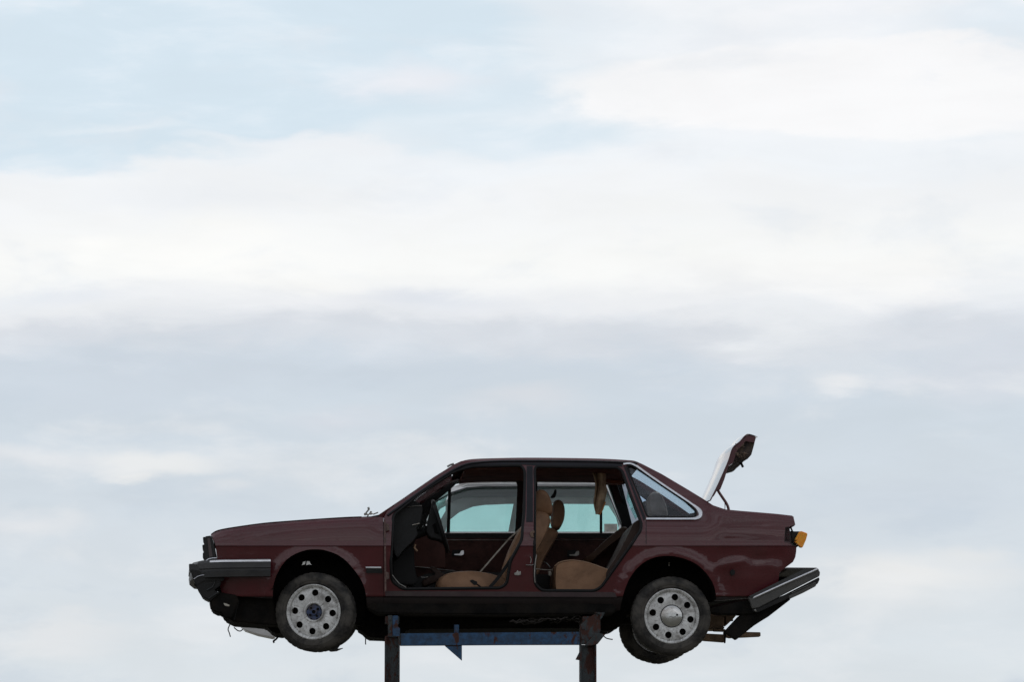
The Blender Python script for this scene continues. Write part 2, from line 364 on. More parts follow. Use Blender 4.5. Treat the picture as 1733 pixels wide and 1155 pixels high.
def add_tube(bm, pts, r, seg=8, closed=False, r2=None, cap=True):
    pts = [Vector(p) for p in pts]; n = len(pts); rings = []
    up = Vector((0, 1, 0)); prev = None
    for i, p in enumerate(pts):
        a = pts[(i - 1) % n] if (i > 0 or closed) else p
        b = pts[(i + 1) % n] if (i < n - 1 or closed) else p
        d = (b - a)
        if d.length < 1e-9: d = Vector((0, 0, 1))
        d.normalize()
        u = (up if prev is None else prev); u = u - d * u.dot(d)
        if u.length < 1e-4: u = Vector((1, 0, 0)) - d * d.x
        if u.length < 1e-4: u = Vector((0, 0, 1)) - d * d.z
        u.normalize(); prev = u; v = d.cross(u)
        rr = r if r2 is None else r + (r2 - r) * i / max(1, n - 1)
        rings.append([bm.verts.new(p + (u * math.cos(2 * math.pi * k / seg) + v * math.sin(2 * math.pi * k / seg)) * rr) for k in range(seg)])
    m = n if closed else n - 1
    for i in range(m):
        A_, B_ = rings[i], rings[(i + 1) % n]
        for k in range(seg):
            bm.faces.new((A_[k], A_[(k + 1) % seg], B_[(k + 1) % seg], B_[k]))
    if not closed and cap:
        bm.faces.new(rings[0]); bm.faces.new(list(reversed(rings[-1])))
    return bm
def tube(name, pts, r, m, parent, seg=8, closed=False, r2=None, label=None):
    return build(name, add_tube(bmesh.new(), pts, r, seg, closed, r2), m, parent, 60, label)
def catmull(pts, n=6, closed=True):
    out = []; N = len(pts)
    P = [Vector((*p, 0)) if len(p) == 2 else Vector(p) for p in pts]
    rng = range(N) if closed else range(N - 1)
    for i in rng:
        p0 = P[(i - 1) % N] if closed or i > 0 else P[i]; p1 = P[i]
        p2 = P[(i + 1) % N]; p3 = P[(i + 2) % N] if closed or i < N - 2 else p2
        for k in range(n):
            t_ = k / n
            out.append(0.5 * ((2 * p1) + (p2 - p0) * t_ + (2 * p0 - 5 * p1 + 4 * p2 - p3) * t_ ** 2 + (3 * p1 - p0 - 3 * p2 + p3) * t_ ** 3))
    if not closed: out.append(P[-1])
    return [tuple(v[:len(pts[0])]) for v in out]
def round_poly(pts, r, n=4):
    """polygon with its corners rounded (in photo pixels)"""
    out = []; N = len(pts)
    for i in range(N):
        p0 = Vector(pts[i - 1]); p1 = Vector(pts[i]); p2 = Vector(pts[(i + 1) % N])
        a = (p0 - p1); b = (p2 - p1); rr = min(r, a.length * 0.45, b.length * 0.45)
        A_ = p1 + a.normalized() * rr; B_ = p1 + b.normalized() * rr
        for k in range(n + 1):
            t_ = k / n
            out.append(tuple(A_ * (1 - t_) ** 2 + p1 * 2 * t_ * (1 - t_) + B_ * t_ ** 2))
    return out
def add_prism(bm, px, Y0, Y1, Yref=None, bevel=0.0, nseg=1, jitter=0.0):
    """outline in photo pixels traced at depth Yref, running across the car from Y0 to Y1"""
    if Yref is None: Yref = Y0
    base = [V(x, y, Yref) for x, y in px]
    before = set(bm.verts); rings = []
    for j in range(nseg + 1):
        Y = Y0 + (Y1 - Y0) * j / nseg
        ring = []
        for p in base:
            q = Vector((p.x, Y, p.z))
            if jitter:
                q += Vector(noise.noise_vector(q * 7)) * jitter
            ring.append(bm.verts.new(q))
        rings.append(ring)
    N = len(base); fs = []
    for j in range(nseg):
        for i in range(N):
            fs.append(bm.faces.new((rings[j][i], rings[j][(i + 1) % N], rings[j + 1][(i + 1) % N], rings[j + 1][i])))
    fs.append(bm.faces.new(rings[0])); fs.append(bm.faces.new(rings[-1]))
    bmesh.ops.recalc_face_normals(bm, faces=fs)
    if bevel:
        es = [e for f in fs for e in f.edges]
        es = [e for e in set(es) if len(e.link_faces) == 2 and e.calc_face_angle(0) > R(30)]
        bmesh.ops.bevel(bm, geom=es, offset=bevel, segments=2, affect='EDGES', clamp_overlap=True)
    return bm
def prism(name, px, Y0, Y1, m, parent, Yref=None, bevel=0.0, nseg=1, jitter=0.0, smooth=30, label=None):
    return build(name, add_prism(bmesh.new(), px, Y0, Y1, Yref, bevel, nseg, jitter), m, parent, smooth, label)
def add_puff(bm, px, Y0, Y1, Yref=None, edge=0.82, n=10, cat=3, crown=0.0):
    """upholstered form: outline swept across with rounded ends"""
    if Yref is None: Yref = Y0
    prof = catmull(px, cat)
    base = [V(x, y, Yref) for x, y in prof]
    c = sum(base, Vector()) / len(base); rings = []
    for j in range(n + 1):
        u = -1 + 2 * j / n; u = math.copysign(abs(u) ** 0.7, u)
        Y = (Y0 + Y1) / 2 + (Y1 - Y0) / 2 * u
        s = edge + (1 - edge) * math.sqrt(max(0, 1 - abs(u) ** 3.2))
        rings.append([bm.verts.new(Vector((c.x + (p.x - c.x) * s, Y, c.z + (p.z - c.z) * s))) for p in base])
    N = len(base); fs = []
    for j in range(n):
        for i in range(N):
            fs.append(bm.faces.new((rings[j][i], rings[j][(i + 1) % N], rings[j + 1][(i + 1) % N], rings[j + 1][i])))
    fs.append(bm.faces.new(rings[0])); fs.append(bm.faces.new(rings[-1]))
    bmesh.ops.recalc_face_normals(bm, faces=fs)
    return bm
def puff(name, px, Y0, Y1, m, parent, Yref=None, edge=0.82, label=None, cat=3):
    o = build(name, add_puff(bmesh.new(), px, Y0, Y1, Yref, edge, cat=cat), m, parent, 70, label)
    return o
def add_box(bm, lo, hi, bevel=0.0):
    r = bmesh.ops.create_cube(bm, size=1.0)
    c = (Vector(lo) + Vector(hi)) / 2; s = Vector(hi) - Vector(lo)
    for v in r['verts']: v.co = Vector((v.co.x * s.x, v.co.y * s.y, v.co.z * s.z)) + c
    if bevel:
        es = list({e for v in r['verts'] for e in v.link_edges})
        bmesh.ops.bevel(bm, geom=es, offset=bevel, segments=2, affect='EDGES')
    return bm

def panel(name, loops, fY, m, parent, thick=0.004, gx=10.0, gy=5.0, mirror=False, extra_y=(), m_in=None, label=None, smooth=35, sill=None):
    """sheet-metal skin: outlines (first outer, rest holes) in photo pixels, curved by fY(px,py) = inset from the widest plane;
    filled, gridded, given thickness"""
    bm = bmesh.new()
    for lp in loops:
        vs = [bm.verts.new((x, y, 0)) for x, y in lp]
        for i in range(len(vs)): bm.edges.new((vs[i], vs[(i + 1) % len(vs)]))
    bmesh.ops.triangle_fill(bm, use_beauty=True, use_dissolve=False, edges=bm.edges[:])
    xs = [v.co.x for v in bm.verts]; ys = [v.co.y for v in bm.verts]
    def cut(co, no):
        bmesh.ops.bisect_plane(bm, geom=bm.verts[:] + bm.edges[:] + bm.faces[:], plane_co=co, plane_no=no, dist=1e-4)
    x = min(xs) + gx
    while x < max(xs) - 1: cut((x, 0, 0), (1, 0, 0)); x += gx
    yy = []; y = min(ys) + gy
    while y < max(ys) - 1: yy.append(y); y += gy
    for y in sorted(set(yy) | set(extra_y)):
        cut((0, y, 0), (0, 1, 0))
    # outline in px -> 3D
    bmesh.ops.remove_doubles(bm, verts=bm.verts[:], dist=0.02)
    bm.normal_update()
    MAP = VM if mirror else V
    P = {}; Q = {}; low = [sill is not None and f.calc_center_median().y > 1010.5 for f in bm.faces]
    for v in bm.verts:
        Yv = fY(v.co.x, v.co.y)
        P[v] = MAP(v.co.x, v.co.y, Yv)
        q = P[v].copy(); q.y += -thick if mirror else thick; Q[v] = q
    faces = [[v for v in f.verts] for f in bm.faces]
    bnd = [(e.verts[0], e.verts[1]) for e in bm.edges if len(e.link_faces) == 1]
    nb = bmesh.new(); vo = {v: nb.verts.new(P[v]) for v in bm.verts}; vi = {v: nb.verts.new(Q[v]) for v in bm.verts}
    sgn = None
    for f, lw in zip(faces, low):
        try:
            f1 = nb.faces.new([vo[v] for v in f]); f2 = nb.faces.new([vi[v] for v in reversed(f)]); f2.material_index = 1 if m_in else 0
            if lw: f1.material_index = 2
            f1.normal_update()
            want = 1 if mirror else -1
            if f1.normal.y * want < 0: f1.normal_flip(); f2.normal_flip()
        except ValueError: pass
    for a, b in bnd:
        va = [nb.verts.new(P[a]), nb.verts.new(P[b]), nb.verts.new(Q[b]), nb.verts.new(Q[a])]
        nb.faces.new(va)
    bm.free()
    return build(name, nb, [m, m_in, sill] if sill else ([m, m_in] if m_in else m), parent, smooth, label)

# ------------------------------------------------------------------ ground
bm = bmesh.new()
G = 60
for i in range(G + 1):
    for j in range(G + 1):
        x = ((i / G) * 2 - 1); y = ((j / G) * 2 - 1)
        x = math.copysign(abs(x) ** 3, x) * 9000; y = math.copysign(abs(y) ** 3, y) * 9000
        bm.verts.new((x, y, 0.05 * noise.noise(Vector((x, y, 0)) * 0.15) if abs(x) < 400 and abs(y) < 400 else 0))
bm.verts.ensure_lookup_table()
for i in range(G):
    for j in range(G):
        bm.faces.new([bm.verts[k] for k in (i * (G + 1) + j, (i + 1) * (G + 1) + j, (i + 1) * (G + 1) + j + 1, i * (G + 1) + j + 1)])
tag(build('ground', bm, gm, None), kind='structure')

# ================================================================== MAROON CAR
car = empty('scrapped_car', ROOT, YAW)
tag(car, 'maroon saloon without its near doors, boot open, raised on a blue steel rack', 'car')

FW = (534.0, 1014.0); RW = (1133.0, 1022.0)        # wheel arch centres
def sm(a, b, x):
    t_ = max(0.0, min(1.0, (x - a) / (b - a))); return t_ * t_ * (3 - 2 * t_)
def interp(tab, x):
    if x <= tab[0][0]: return tab[0][1]
    for (a, va), (b, vb) in zip(tab, tab[1:]):
        if x <= b: return va + (vb - va) * (x - a) / (b - a)
    return tab[-1][1]
prof = [(775, 0.275), (783, 0.235), (800, 0.205), (840, 0.125), (876, 0.060), (882, 0.048), (890, 0.034), (900, 0.021), (910, 0.0125), (915, 0.0115), (917, 0.0105), (920, 0.0055), (922.2, 0.0052), (924.2, 0.0020), (926, 0.0095), (932, 0.0135), (940, 0.0172), (960, 0.027), (985, 0.041), (1004, 0.053), (1009, 0.0545), (1012, 0.066), (1020, 0.070), (1032, 0.092), (1040, 0.105), (1060, 0.16)]
def fY(px, py):
    # body tapers slightly in plan towards both ends, fender tops roll inwards
    y = interp(prof, py)
    if px < 640 and py < 924:                      # bonnet edge falls forward
        top = interp([(356, 906), (373, 898), (397, 894), (445, 887), (494, 883), (542, 879.5), (600, 876.5), (640, 877)], px)
        d = py - top
        q_ = 0.004 + 0.035 * math.exp(-max(0, d) / 5.0) + 0.022 * (1 - sm(0, 45, d))
        k = sm(895, 922, py) if px > 420 else sm(905, 922, py); k = max(k, sm(625, 640, px)); y = q_ * (1 - k) + y * k
    if px > 1195 and py < 922:
        top = interp([(1165, 840), (1186, 848), (1207, 858), (1228, 863.5), (1280, 867), (1342, 873)], px)
        d = py - top
        q_ = 0.006 + 0.022 * math.exp(-max(0, d) / 4.5) + 0.028 * (1 - sm(0, 45, d))
        k = sm(1195, 1225, px) * (1 - sm(898, 920, py)); y = q_ * k + y * (1 - k)
    y += 0.11 * max(0, (440 - px) / 90.0) ** 2.2 + 0.09 * max(0, (px - 1230) / 120.0) ** 2.0
    for (cx, cy), Rr in ((FW, 84), (RW, 87)):      # flared lips
        d = math.hypot(px - cx, py - cy) - Rr
        if py < cy + 30 and d > -10:
            y -= 0.017 * math.exp(-(max(0, d) / 6.0) ** 2) * (1 - sm(cy - 5, cy + 30, py))
    # crash dents in the rear quarter
    if px > 1165:
        k = sm(1165, 1215, px)
        y += k * 0.010 * noise.noise(Vector((px / 55.0, py / 24.0, 3.3))) * sm(920, 940, py)
        y += k * 0.020 * math.exp(-(((px - 1275) / 26.0) ** 2 + ((py - 945) / 9.0) ** 2))
        y -= k * 0.012 * math.exp(-(((px - 1245) / 40.0) ** 2 + ((py - 952 + (px - 1245) * 0.3) / 6.0) ** 2))
        y += 0.015 * math.exp(-(((px - 1318) / 14.0) ** 2 + ((py - 945) / 14.0) ** 2))
    y += 0.0012 * noise.noise(Vector((px / 130.0, py / 25.0, 0.7)))
    return y

def arc(c, r, a0, a1, n=22, ry=None):
    ry = ry or r
    return [(c[0] + r * math.cos(R(a0 + (a1 - a0) * i / n)), c[1] - ry * math.sin(R(a0 + (a1 - a0) * i / n))) for i in range(n + 1)]

# --- front fender
hood_edge = [(356.5, 906), (363, 901.5), (373, 898), (397, 893.8), (420, 890.3), (445.5, 887), (494, 883), (542.5, 879.6), (600, 876.6), (640, 875.5)]
f_arch = catmull([(621, 1030), (619, 1006), (612.5, 985), (598, 963.5), (579, 944.5), (557, 934), (533, 930.5), (508.5, 934.5), (484.5, 948.5), (468, 974), (462.5, 995), (461.5, 1014)], 3, False)
fender = hood_edge + [(648.5, 876.5), (648.8, 900), (649, 950), (649, 1031)] + f_arch + [(440, 1013), (410, 1010.5), (376, 1007), (370, 985), (367.5, 947), (364, 920), (359, 911)]
YS = (915, 917, 918.5, 920, 922.2, 924.2, 926, 928, 1007, 1009.2, 1012, 1014)
for mir in (False, True):
    nm = 'front_fender'
    fe = panel(nm, [fender], fY, M['paint'], car, 0.006, 9, 5, mir, YS, M['under'], sill=M['sill'])
    # moulding with chrome insert behind the arch
    MP = VM if mir else V
    def strip(x0, x1, y0, y1, Yo, parent, m, nm_, step=10):
        bm_ = bmesh.new(); n_ = max(1, int((x1 - x0) / step)); pr = None
        for i in range(n_ + 1):
            x = x0 + (x1 - x0) * i / n_
            a = MP(x, y0, fY(x, y0) - Yo); b = MP(x, y1, fY(x, y1) - Yo); c = MP(x, y1, fY(x, y1) + 0.004); d = MP(x, y0, fY(x, y0) + 0.004)
            ring = [bm_.verts.new(q) for q in (a, b, c, d)]
            if pr:
                for k in range(4): bm_.faces.new((pr[k], pr[(k + 1) % 4], ring[(k + 1) % 4], ring[k]))
            else: bm_.faces.new(ring)
            pr = ring
        bm_.faces.new(list(reversed(pr)))
        bmesh.ops.recalc_face_normals(bm_, faces=bm_.faces[:])
        return build(nm_, bm_, m, parent, 30)
    mo = strip(620, 647, 963.5, 970.5, 0.012, fe, M['black'], 'side_moulding')
    tube('trim_strip', [MP(x, 961.6, fY(x, 961.6) - 0.008) for x in (619, 625, 632, 639, 645)], 0.0065, M['pale_trim'], fe, 6)

# --- body side: pillars, sills, quarter
op_f = round_poly([(664, 872), (712, 833), (770, 796.5), (800, 788.5), (884, 787.5), (889.5, 798), (888.5, 868), (884.5, 915), (865, 952), (858.5, 990), (848, 997.5), (680, 999), (662, 986), (660, 955)], 7)
op_r = round_poly([(904, 789), (1046, 790.5), (1054, 797), (1070, 842), (1087, 886), (1086, 898), (1070, 923), (1038, 968), (1018, 996), (1006, 1002.5), (915, 1001.5), (904, 990), (903, 930)], 7)
qwin = round_poly([(1060, 788.5), (1071, 789), (1160, 849.5), (1178, 866), (1177, 876), (1096, 876)], 5)
r_arch = catmull([(1212.5, 1018), (1211, 1003), (1206, 987), (1194, 969.5), (1176, 954), (1150, 944), (1124, 941.5), (1100.5, 947), (1082, 959), (1067, 977.5), (1057, 1000), (1051.5, 1022), (1049, 1034)], 3, False)
side = [(649.6, 1031), (649.6, 877), (655, 866), (690, 839), (735, 808), (766.5, 787.5), (780, 781.2), (802, 777.6), (850, 776), (892, 775.3), (950, 775.8), (1015, 777),
        (1062, 779.5), (1075, 781), (1087, 786), (1120, 803), (1165.5, 830), (1190, 845), (1207, 856), (1228, 863), (1255, 865.5), (1280, 867.5), (1315, 870.5), (1341, 873.5),
        (1344, 880), (1346, 889), (1339.5, 890.5), (1336, 892), (1329, 893), (1327, 918), (1336, 922), (1348, 926), (1347.5, 935), (1346, 944), (1342, 952), (1330, 961), (1319, 970), (1317, 986), (1296, 1004), (1274.5, 1013), (1210, 1018)] + r_arch[1:] + [(1040, 1034), (850, 1033), (700, 1032)]
for mir in (False, True):
    loops = [side, op_f, op_r, qwin]
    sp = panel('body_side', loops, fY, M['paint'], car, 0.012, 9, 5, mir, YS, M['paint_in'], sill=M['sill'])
    MP = VM if mir else V
    # drip rail over the doors
    dr = [(656, 873), (662, 868.5), (702, 839.5), (741, 812.5), (768, 795.8), (785, 788), (803, 784), (850, 781), (950, 781), (1020, 782), (1056, 783.5), (1078, 784.5)]
    tube('drip_rail', [MP(x, y, fY(x, y) - 0.006) for x, y in catmull(dr, 3, False)], 0.0085, M['pillar_black'], car, 8)
    # jambs running inwards round the door openings, rubber seals on their lips
    if not mir:
        for lp in (op_f, op_r):
            bm_ = bmesh.new(); a = []; b = []
            cx = sum(p[0] for p in lp) / len(lp); cy = sum(p[1] for p in lp) / len(lp)
            for x, y in lp:
                d = Vector((cx - x, cy - y)).normalized()
                y0 = fY(x, y) + 0.012
                a.append(bm_.verts.new(V(x, y, y0 - 0.006)))
                p = V(x, y, y0); b.append(bm_.verts.new(p + Vector((d.x * 0.012, 0.07, -d.y * 0.012))))
            for i in range(len(lp)):
                bm_.faces.new((a[i], a[(i + 1) % len(lp)], b[(i + 1) % len(lp)], b[i]))
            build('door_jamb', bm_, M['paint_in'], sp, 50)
            sl = []
            for x, y in lp:
                d = Vector((cx - x, cy - y)).normalized()
                p = V(x + d.x * 1.6, y + d.y * 1.6, fY(x, y) + 0.002); sl.append(p)
            tube('door_seal', sl, 0.0115, M['seal'], sp, 8, True)
    # quarter glass and its bright surround
    tube('trim_inner_seal', [MP(x, y, fY(x, y) + 0.002) for x, y in qwin], 0.008, M['seal'], sp, 8, True)
    qg = panel('quarter_window', [qwin], lambda x, y: fY(x, y) + 0.012, M['quarter_glass'], car, 0.003, 12, 8, mir)
    tr = catmull([(1055, 785.8), (1071.5, 786.2), (1100, 805.5), (1130, 826), (1163, 848), (1178.5, 859.5), (1184.5, 867), (1185, 873.5), (1179, 877.6), (1165, 878.6), (1093.5, 878.6)], 4, False)
    bm_ = bmesh.new(); pr = None
    for i, (x, y) in enumerate(tr):
        a = Vector(tr[max(0, i - 1)]); b = Vector(tr[min(len(tr) - 1, i + 1)]); d = (b - a).normalized(); nrm = Vector((-d.y, d.x))
        wd = 2.0 + 2.6 * math.exp(-(((x - 1183) / 9.0) ** 2 + ((y - 869) / 10.0) ** 2))
        ring = []
        for o_, dep in ((-wd, 0.004), (-wd * 0.6, 0.017), (wd * 0.6, 0.017), (wd, 0.004), (wd, -0.004), (-wd, -0.004)):
            q = Vector((x, y)) + nrm * o_; ring.append(bm_.verts.new(MP(q.x, q.y, fY(q.x, q.y) - dep)))
        if pr:
            for k in range(6): bm_.faces.new((pr[k], pr[(k + 1) % 6], ring[(k + 1) % 6], ring[k]))
        else: bm_.faces.new(ring)
        pr = ring
    bm_.faces.new(list(reversed(pr))); bmesh.ops.recalc_face_normals(bm_, faces=bm_.faces[:])
    build('window_surround', bm_, M['chrome'], qg, 50)
    # black applique between rear door and quarter glass, and on the middle pillar
    panel('pillar_trim', [[(1056, 790.5), (1059, 790.5), (1093, 877), (1089.5, 882)]], lambda x, y: fY(x, y) - 0.003, M['pillar_black'], car, 0.004, 12, 8, mir)
    panel('pillar_trim', [[(891.5, 789), (901.5, 789.5), (902, 884), (890.5, 884), (891.5, 860)]], lambda x, y: fY(x, y) - 0.003, M['pillar_black'], car, 0.004, 12, 8, mir)

panel('frame_trim', [[(745, 811.5), (768, 797), (786, 789.2), (803, 785.4), (850, 783), (950, 783), (1020, 784), (1052, 785.5), (1053.5, 790), (1046, 789.8), (904, 788.4), (884, 786.8), (800, 787.9), (771, 796.8), (748, 812.5)]],
      lambda x, y: fY(x, y) - 0.003, M['pillar_black'], car, 0.003, 14, 6)
# --- thin panel gaps
tube('panel_gap', [V(1093.5, y, fY(1093.5, y) - 0.0005) for y in range(882, 923, 4)], 0.0022, M['seal'], car, 6)
tube('panel_gap', [V(x, 1009.6, fY(x, 1009.6) - 0.0005) for x in range(652, 1040, 12)], 0.0025, M['seal'], car, 6)

# --- roof, bonnet: crowned sheets between the two side edges
def span(name, edge, crown, m, m_in=None, nY=16, thick=0.006, inset=0.0, zoff=0.0, fyoff=0.0, parent=None, sidekeep=0.0, label=None):
    bm_ = bmesh.new(); rows = []; rows2 = []
    for x, y in edge:
        a = V(x, y, fY(x, y) + fyoff); r_ = []; r2_ = []
        Y0 = a.y; Y1 = CARW - a.y
        for j in range(nY + 1):
            t_ = j / nY; u = 2 * t_ - 1
            c = crown * (1 - abs(u) ** 2.6)
            p = Vector((a.x, Y0 + (Y1 - Y0) * t_, a.z + c + zoff))
            r_.append(bm_.verts.new(p)); r2_.append(bm_.verts.new(p - Vector((0, 0, thick))))
        rows.append(r_); rows2.append(r2_)
    for i in range(len(rows) - 1):
        for j in range(nY):
            bm_.faces.new((rows[i][j], rows[i + 1][j], rows[i + 1][j + 1], rows[i][j + 1]))
            f = bm_.faces.new((rows2[i][j], rows2[i][j + 1], rows2[i + 1][j + 1], rows2[i + 1][j]))
            if m_in: f.material_index = 1
    for R_, S_ in ((rows[0], rows2[0]), (rows[-1], rows2[-1])):
        for j in range(nY): bm_.faces.new((R_[j], R_[j + 1], S_[j + 1], S_[j]))
    for i in range(len(rows) - 1):
        for k in (0, nY): bm_.faces.new((rows[i][k], rows[i + 1][k], rows2[i + 1][k], rows2[i][k]))
    bmesh.ops.recalc_face_normals(bm_, faces=bm_.faces[:])
    return build(name, bm_, [m, m_in] if m_in else m, parent or car, 40, label)
roof_edge = catmull([(772, 786.5), (781, 781.2), (802, 777.4), (850, 775.8), (892, 775.2), (950, 775.6), (1015, 776.8), (1060, 779.2), (1075, 781), (1085, 785.5)], 3, False)
roof = span('roof', roof_edge, 0.012, M['paint'], M['head'], 16, 0.02)
lining = [(x, y + 11) for x, y in roof_edge[4:-3]]
span('roof_lining', lining, 0.0, M['head'], None, 12, 0.03, fyoff=0.03)
bonnet_edge = catmull([(357, 904.6), (363, 900.2), (373, 896.6), (397, 892.3), (445.5, 885.6), (494, 881.6), (542.5, 878.2), (585, 875.6), (612, 874.6)], 3, False)
span('bonnet', bonnet_edge, 0.010, M['paint'], M['paint_in'], 16, 0.012)
tube('bonnet_gap', [V(x, y + 1.1, fY(x, y + 1.1) - 0.001) for x, y in bonnet_edge[1:]], 0.0035, M['seal'], car, 6)
# cowl, windscreen, backlight
span('cowl', [(612, 875.4), (628, 874.6), (645, 871.0)], 0.0, M['black'], None, 8, 0.02, fyoff=0.02)
span('windscreen', [(641, 871.5), (690, 838.5), (735, 807.2), (770, 786)], 0.0, M['sky_glass'], None, 12, 0.004, fyoff=0.045)
span('rear_window', [(1086, 787), (1130, 812), (1165, 833), (1194, 851)], 0.0, M['rear_glass'], None, 12, 0.004, fyoff=0.12)
# wide body-coloured rear pillars and cross members round the backlight
for mir in (False, True):
    bm_ = bmesh.new(); pr = None
    MP = VM if mir else V
    for x, y in [(1078, 782.5), (1100, 793), (1140, 815.5), (1180, 840), (1205, 855.5), (1228, 863)]:
        Y = fY(x, y); a = MP(x, y, Y)
        s = -1 if mir else 1
        ring = [bm_.verts.new(q) for q in (a, a + Vector((0.012, 0.10 * s, 0.004)), a + Vector((0.0, 0.10 * s, -0.03)), a + Vector((0, 0.012 * s, -0.04)))]
        if pr:
            for k in range(4): bm_.faces.new((pr[k], pr[(k + 1) % 4], ring[(k + 1) % 4], ring[k]))
        pr = ring
    bmesh.ops.recalc_face_normals(bm_, faces=bm_.faces[:])
    build('rear_pillar', bm_, M['paint'], car, 40)
    bm_ = bmesh.new(); pr = None
    for x, y in [(640, 872.5), (690, 839.8), (735, 808.8), (766, 789), (782, 783.5)]:
        Y = fY(x, y); a = MP(x, y, Y); s = -1 if mir else 1
        ring = [bm_.verts.new(q) for q in (a, a + Vector((-0.002, 0.045 * s, 0.003)), a + Vector((0.01, 0.05 * s, -0.02)), a + Vector((0.02, 0.012 * s, -0.03)))]
        if pr:
            for k in range(4): bm_.faces.new((pr[k], pr[(k + 1) % 4], ring[(k + 1) % 4], ring[k]))
        pr = ring
    bmesh.ops.recalc_face_normals(bm_, faces=bm_.faces[:])
    build('windscreen_pillar', bm_, M['paint'], car, 40)
span('parcel_shelf', [(1105, 872), (1150, 873), (1200, 864), (1222, 864.5)], 0.0, M['card'], None, 6, 0.02, fyoff=0.08)
span('boot_sill', [(1334, 874), (1343, 875), (1345, 888)], 0.0, M['paint'], None, 8, 0.01, fyoff=0.004)
prism('rear_panel', [(1329, 893), (1336, 892), (1337, 918), (1346, 930), (1341, 950), (1328, 960), (1316, 975), (1312, 985), (1306, 985), (1316, 960), (1325, 930)], 0.13, CARW - 0.13, M['paint'], car, bevel=0.004)
prism('boot_floor', [(1215, 985), (1312, 985), (1312, 991), (1215, 1012)], 0.12, CARW - 0.12, M['under'], car)
# channel along the boot opening
for mir in (False, True):
    MP = VM if mir else V; s = -1 if mir else 1
    bm_ = bmesh.new(); pr = None
    for x, y in [(1222, 862.6), (1255, 865.5), (1280, 867.5), (1315, 870.5), (1338, 873.2)]:
        a = MP(x, y, fY(x, y)); ring = [bm_.verts.new(q) for q in (a, a + Vector((0, 0.05 * s, 0.003)), a + Vector((0, 0.07 * s, -0.03)), a + Vector((0, 0.09 * s, -0.03)), a + Vector((0, 0.09 * s, -0.10)))]
        if pr:
            for k in range(4): bm_.faces.new((pr[k], pr[(k + 1)], ring[(k + 1)], ring[k]))
        pr = ring
    bmesh.ops.recalc_face_normals(bm_, faces=bm_.faces[:])
    build('boot_channel', bm_, M['paint'], car, 40)

# --- wheel housings, floor, engine bay
for arch_, y1, bot in ((f_arch, 0.42, 1046), (r_arch, 0.40, 1046)):
    for mir in (False, True):
        MP = VM if mir else V; s = -1 if mir else 1
        bm_ = bmesh.new(); pr = None
        pts = arch_
        for x, y in pts:
            a = MP(x, y, fY(x, y) + 0.004)
            ring = [bm_.verts.new(a + Vector((0, s * q, 0.0)) + (Vector((0, 0, 0.015)) if q > 0 else Vector())) for q in (0.0, 0.03, y1 * 0.5, y1)]
            if pr:
                for k in range(3): bm_.faces.new((pr[k], pr[k + 1], ring[k + 1], ring[k]))
            pr = ring
        # back wall
        bk = [bm_.verts.new(MP(x, y, fY(x, y) + 0.004) + Vector((0, s * (y1 - 0.002), 0.015))) for x, y in pts]
        bm_.faces.new(bk)
        bmesh.ops.recalc_face_normals(bm_, faces=bm_.faces[:])
        build('wheel_housing', bm_, M['under'], car, 40)
prism('floor_pan', [(622, 1004), (1052, 1004), (1050, 1026), (1040, 1040), (850, 1041), (640, 1040), (622, 1030)], 0.075, CARW - 0.075, M['under'], car, bevel=0.01, nseg=10, jitter=0.012)
prism('subframe', [(600, 1030), (604, 1067.5), (614, 1073), (620, 1079), (626.5, 1082.5), (650, 1084), (672, 1084), (690, 1070), (960, 1068), (1000, 1070), (1024, 1071), (1036, 1068), (1046, 1063.5), (1052, 1050), (1052, 1030)],
      0.55, 1.15, M['under'], car, Yref=0.85, bevel=0.012, nseg=8, jitter=0.012)
prism('engine_bay', [(372, 1000), (373, 1036), (378, 1047), (381, 1053.5), (397, 1061.5), (414, 1062.5), (432, 1063.5), (450, 1066), (457, 1073), (463, 1079.5), (479, 1080.5), (500, 1074), (600, 1066), (616, 1070), (616, 985), (600, 965), (560, 945), (500, 950), (474, 985)],
      0.42, 1.2, M['under'], car, Yref=1.12, bevel=0.012, nseg=8, jitter=0.010)
prism('bulkhead', [(628, 885), (655, 885), (660, 990), (628, 1000)], 0.06, CARW - 0.06, M['under'], car)
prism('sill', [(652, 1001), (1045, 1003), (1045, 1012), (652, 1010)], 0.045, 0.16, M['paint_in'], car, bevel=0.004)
# exhaust, brake pipes and torn rags under the floor
tube('exhaust_pipe', [V(x, y, Y) for x, y, Y in ((660, 1058, 0.7), (760, 1056, 0.6), (860, 1054, 0.55), (940, 1055, 0.6), (1040, 1052, 0.75), (1180, 1050, 0.8), (1240, 1046, 0.75))], 0.028, M['under'], car, 12)
bm_ = bmesh.new()
for i in range(26):
    x = 860 + random.random() * 130; y = 1054 + (x - 860) * -0.05 + random.uniform(-4, 4); Y = 0.12 + random.random() * 0.2
    pts = []
    for k in range(6):
        pts.append(V(x + k * 6, y + random.uniform(-3.2, 3.2), Y + random.uniform(-.03, .03)))
    add_tube(bm_, [Vector(p) for p in pts], 0.0045, 5)
build('torn_underseal', bm_, M['metal'] if False else mat('peeling_underseal', (0.045, 0.038, 0.034), 0.9, var=0.4, vscale=20), car, 60)
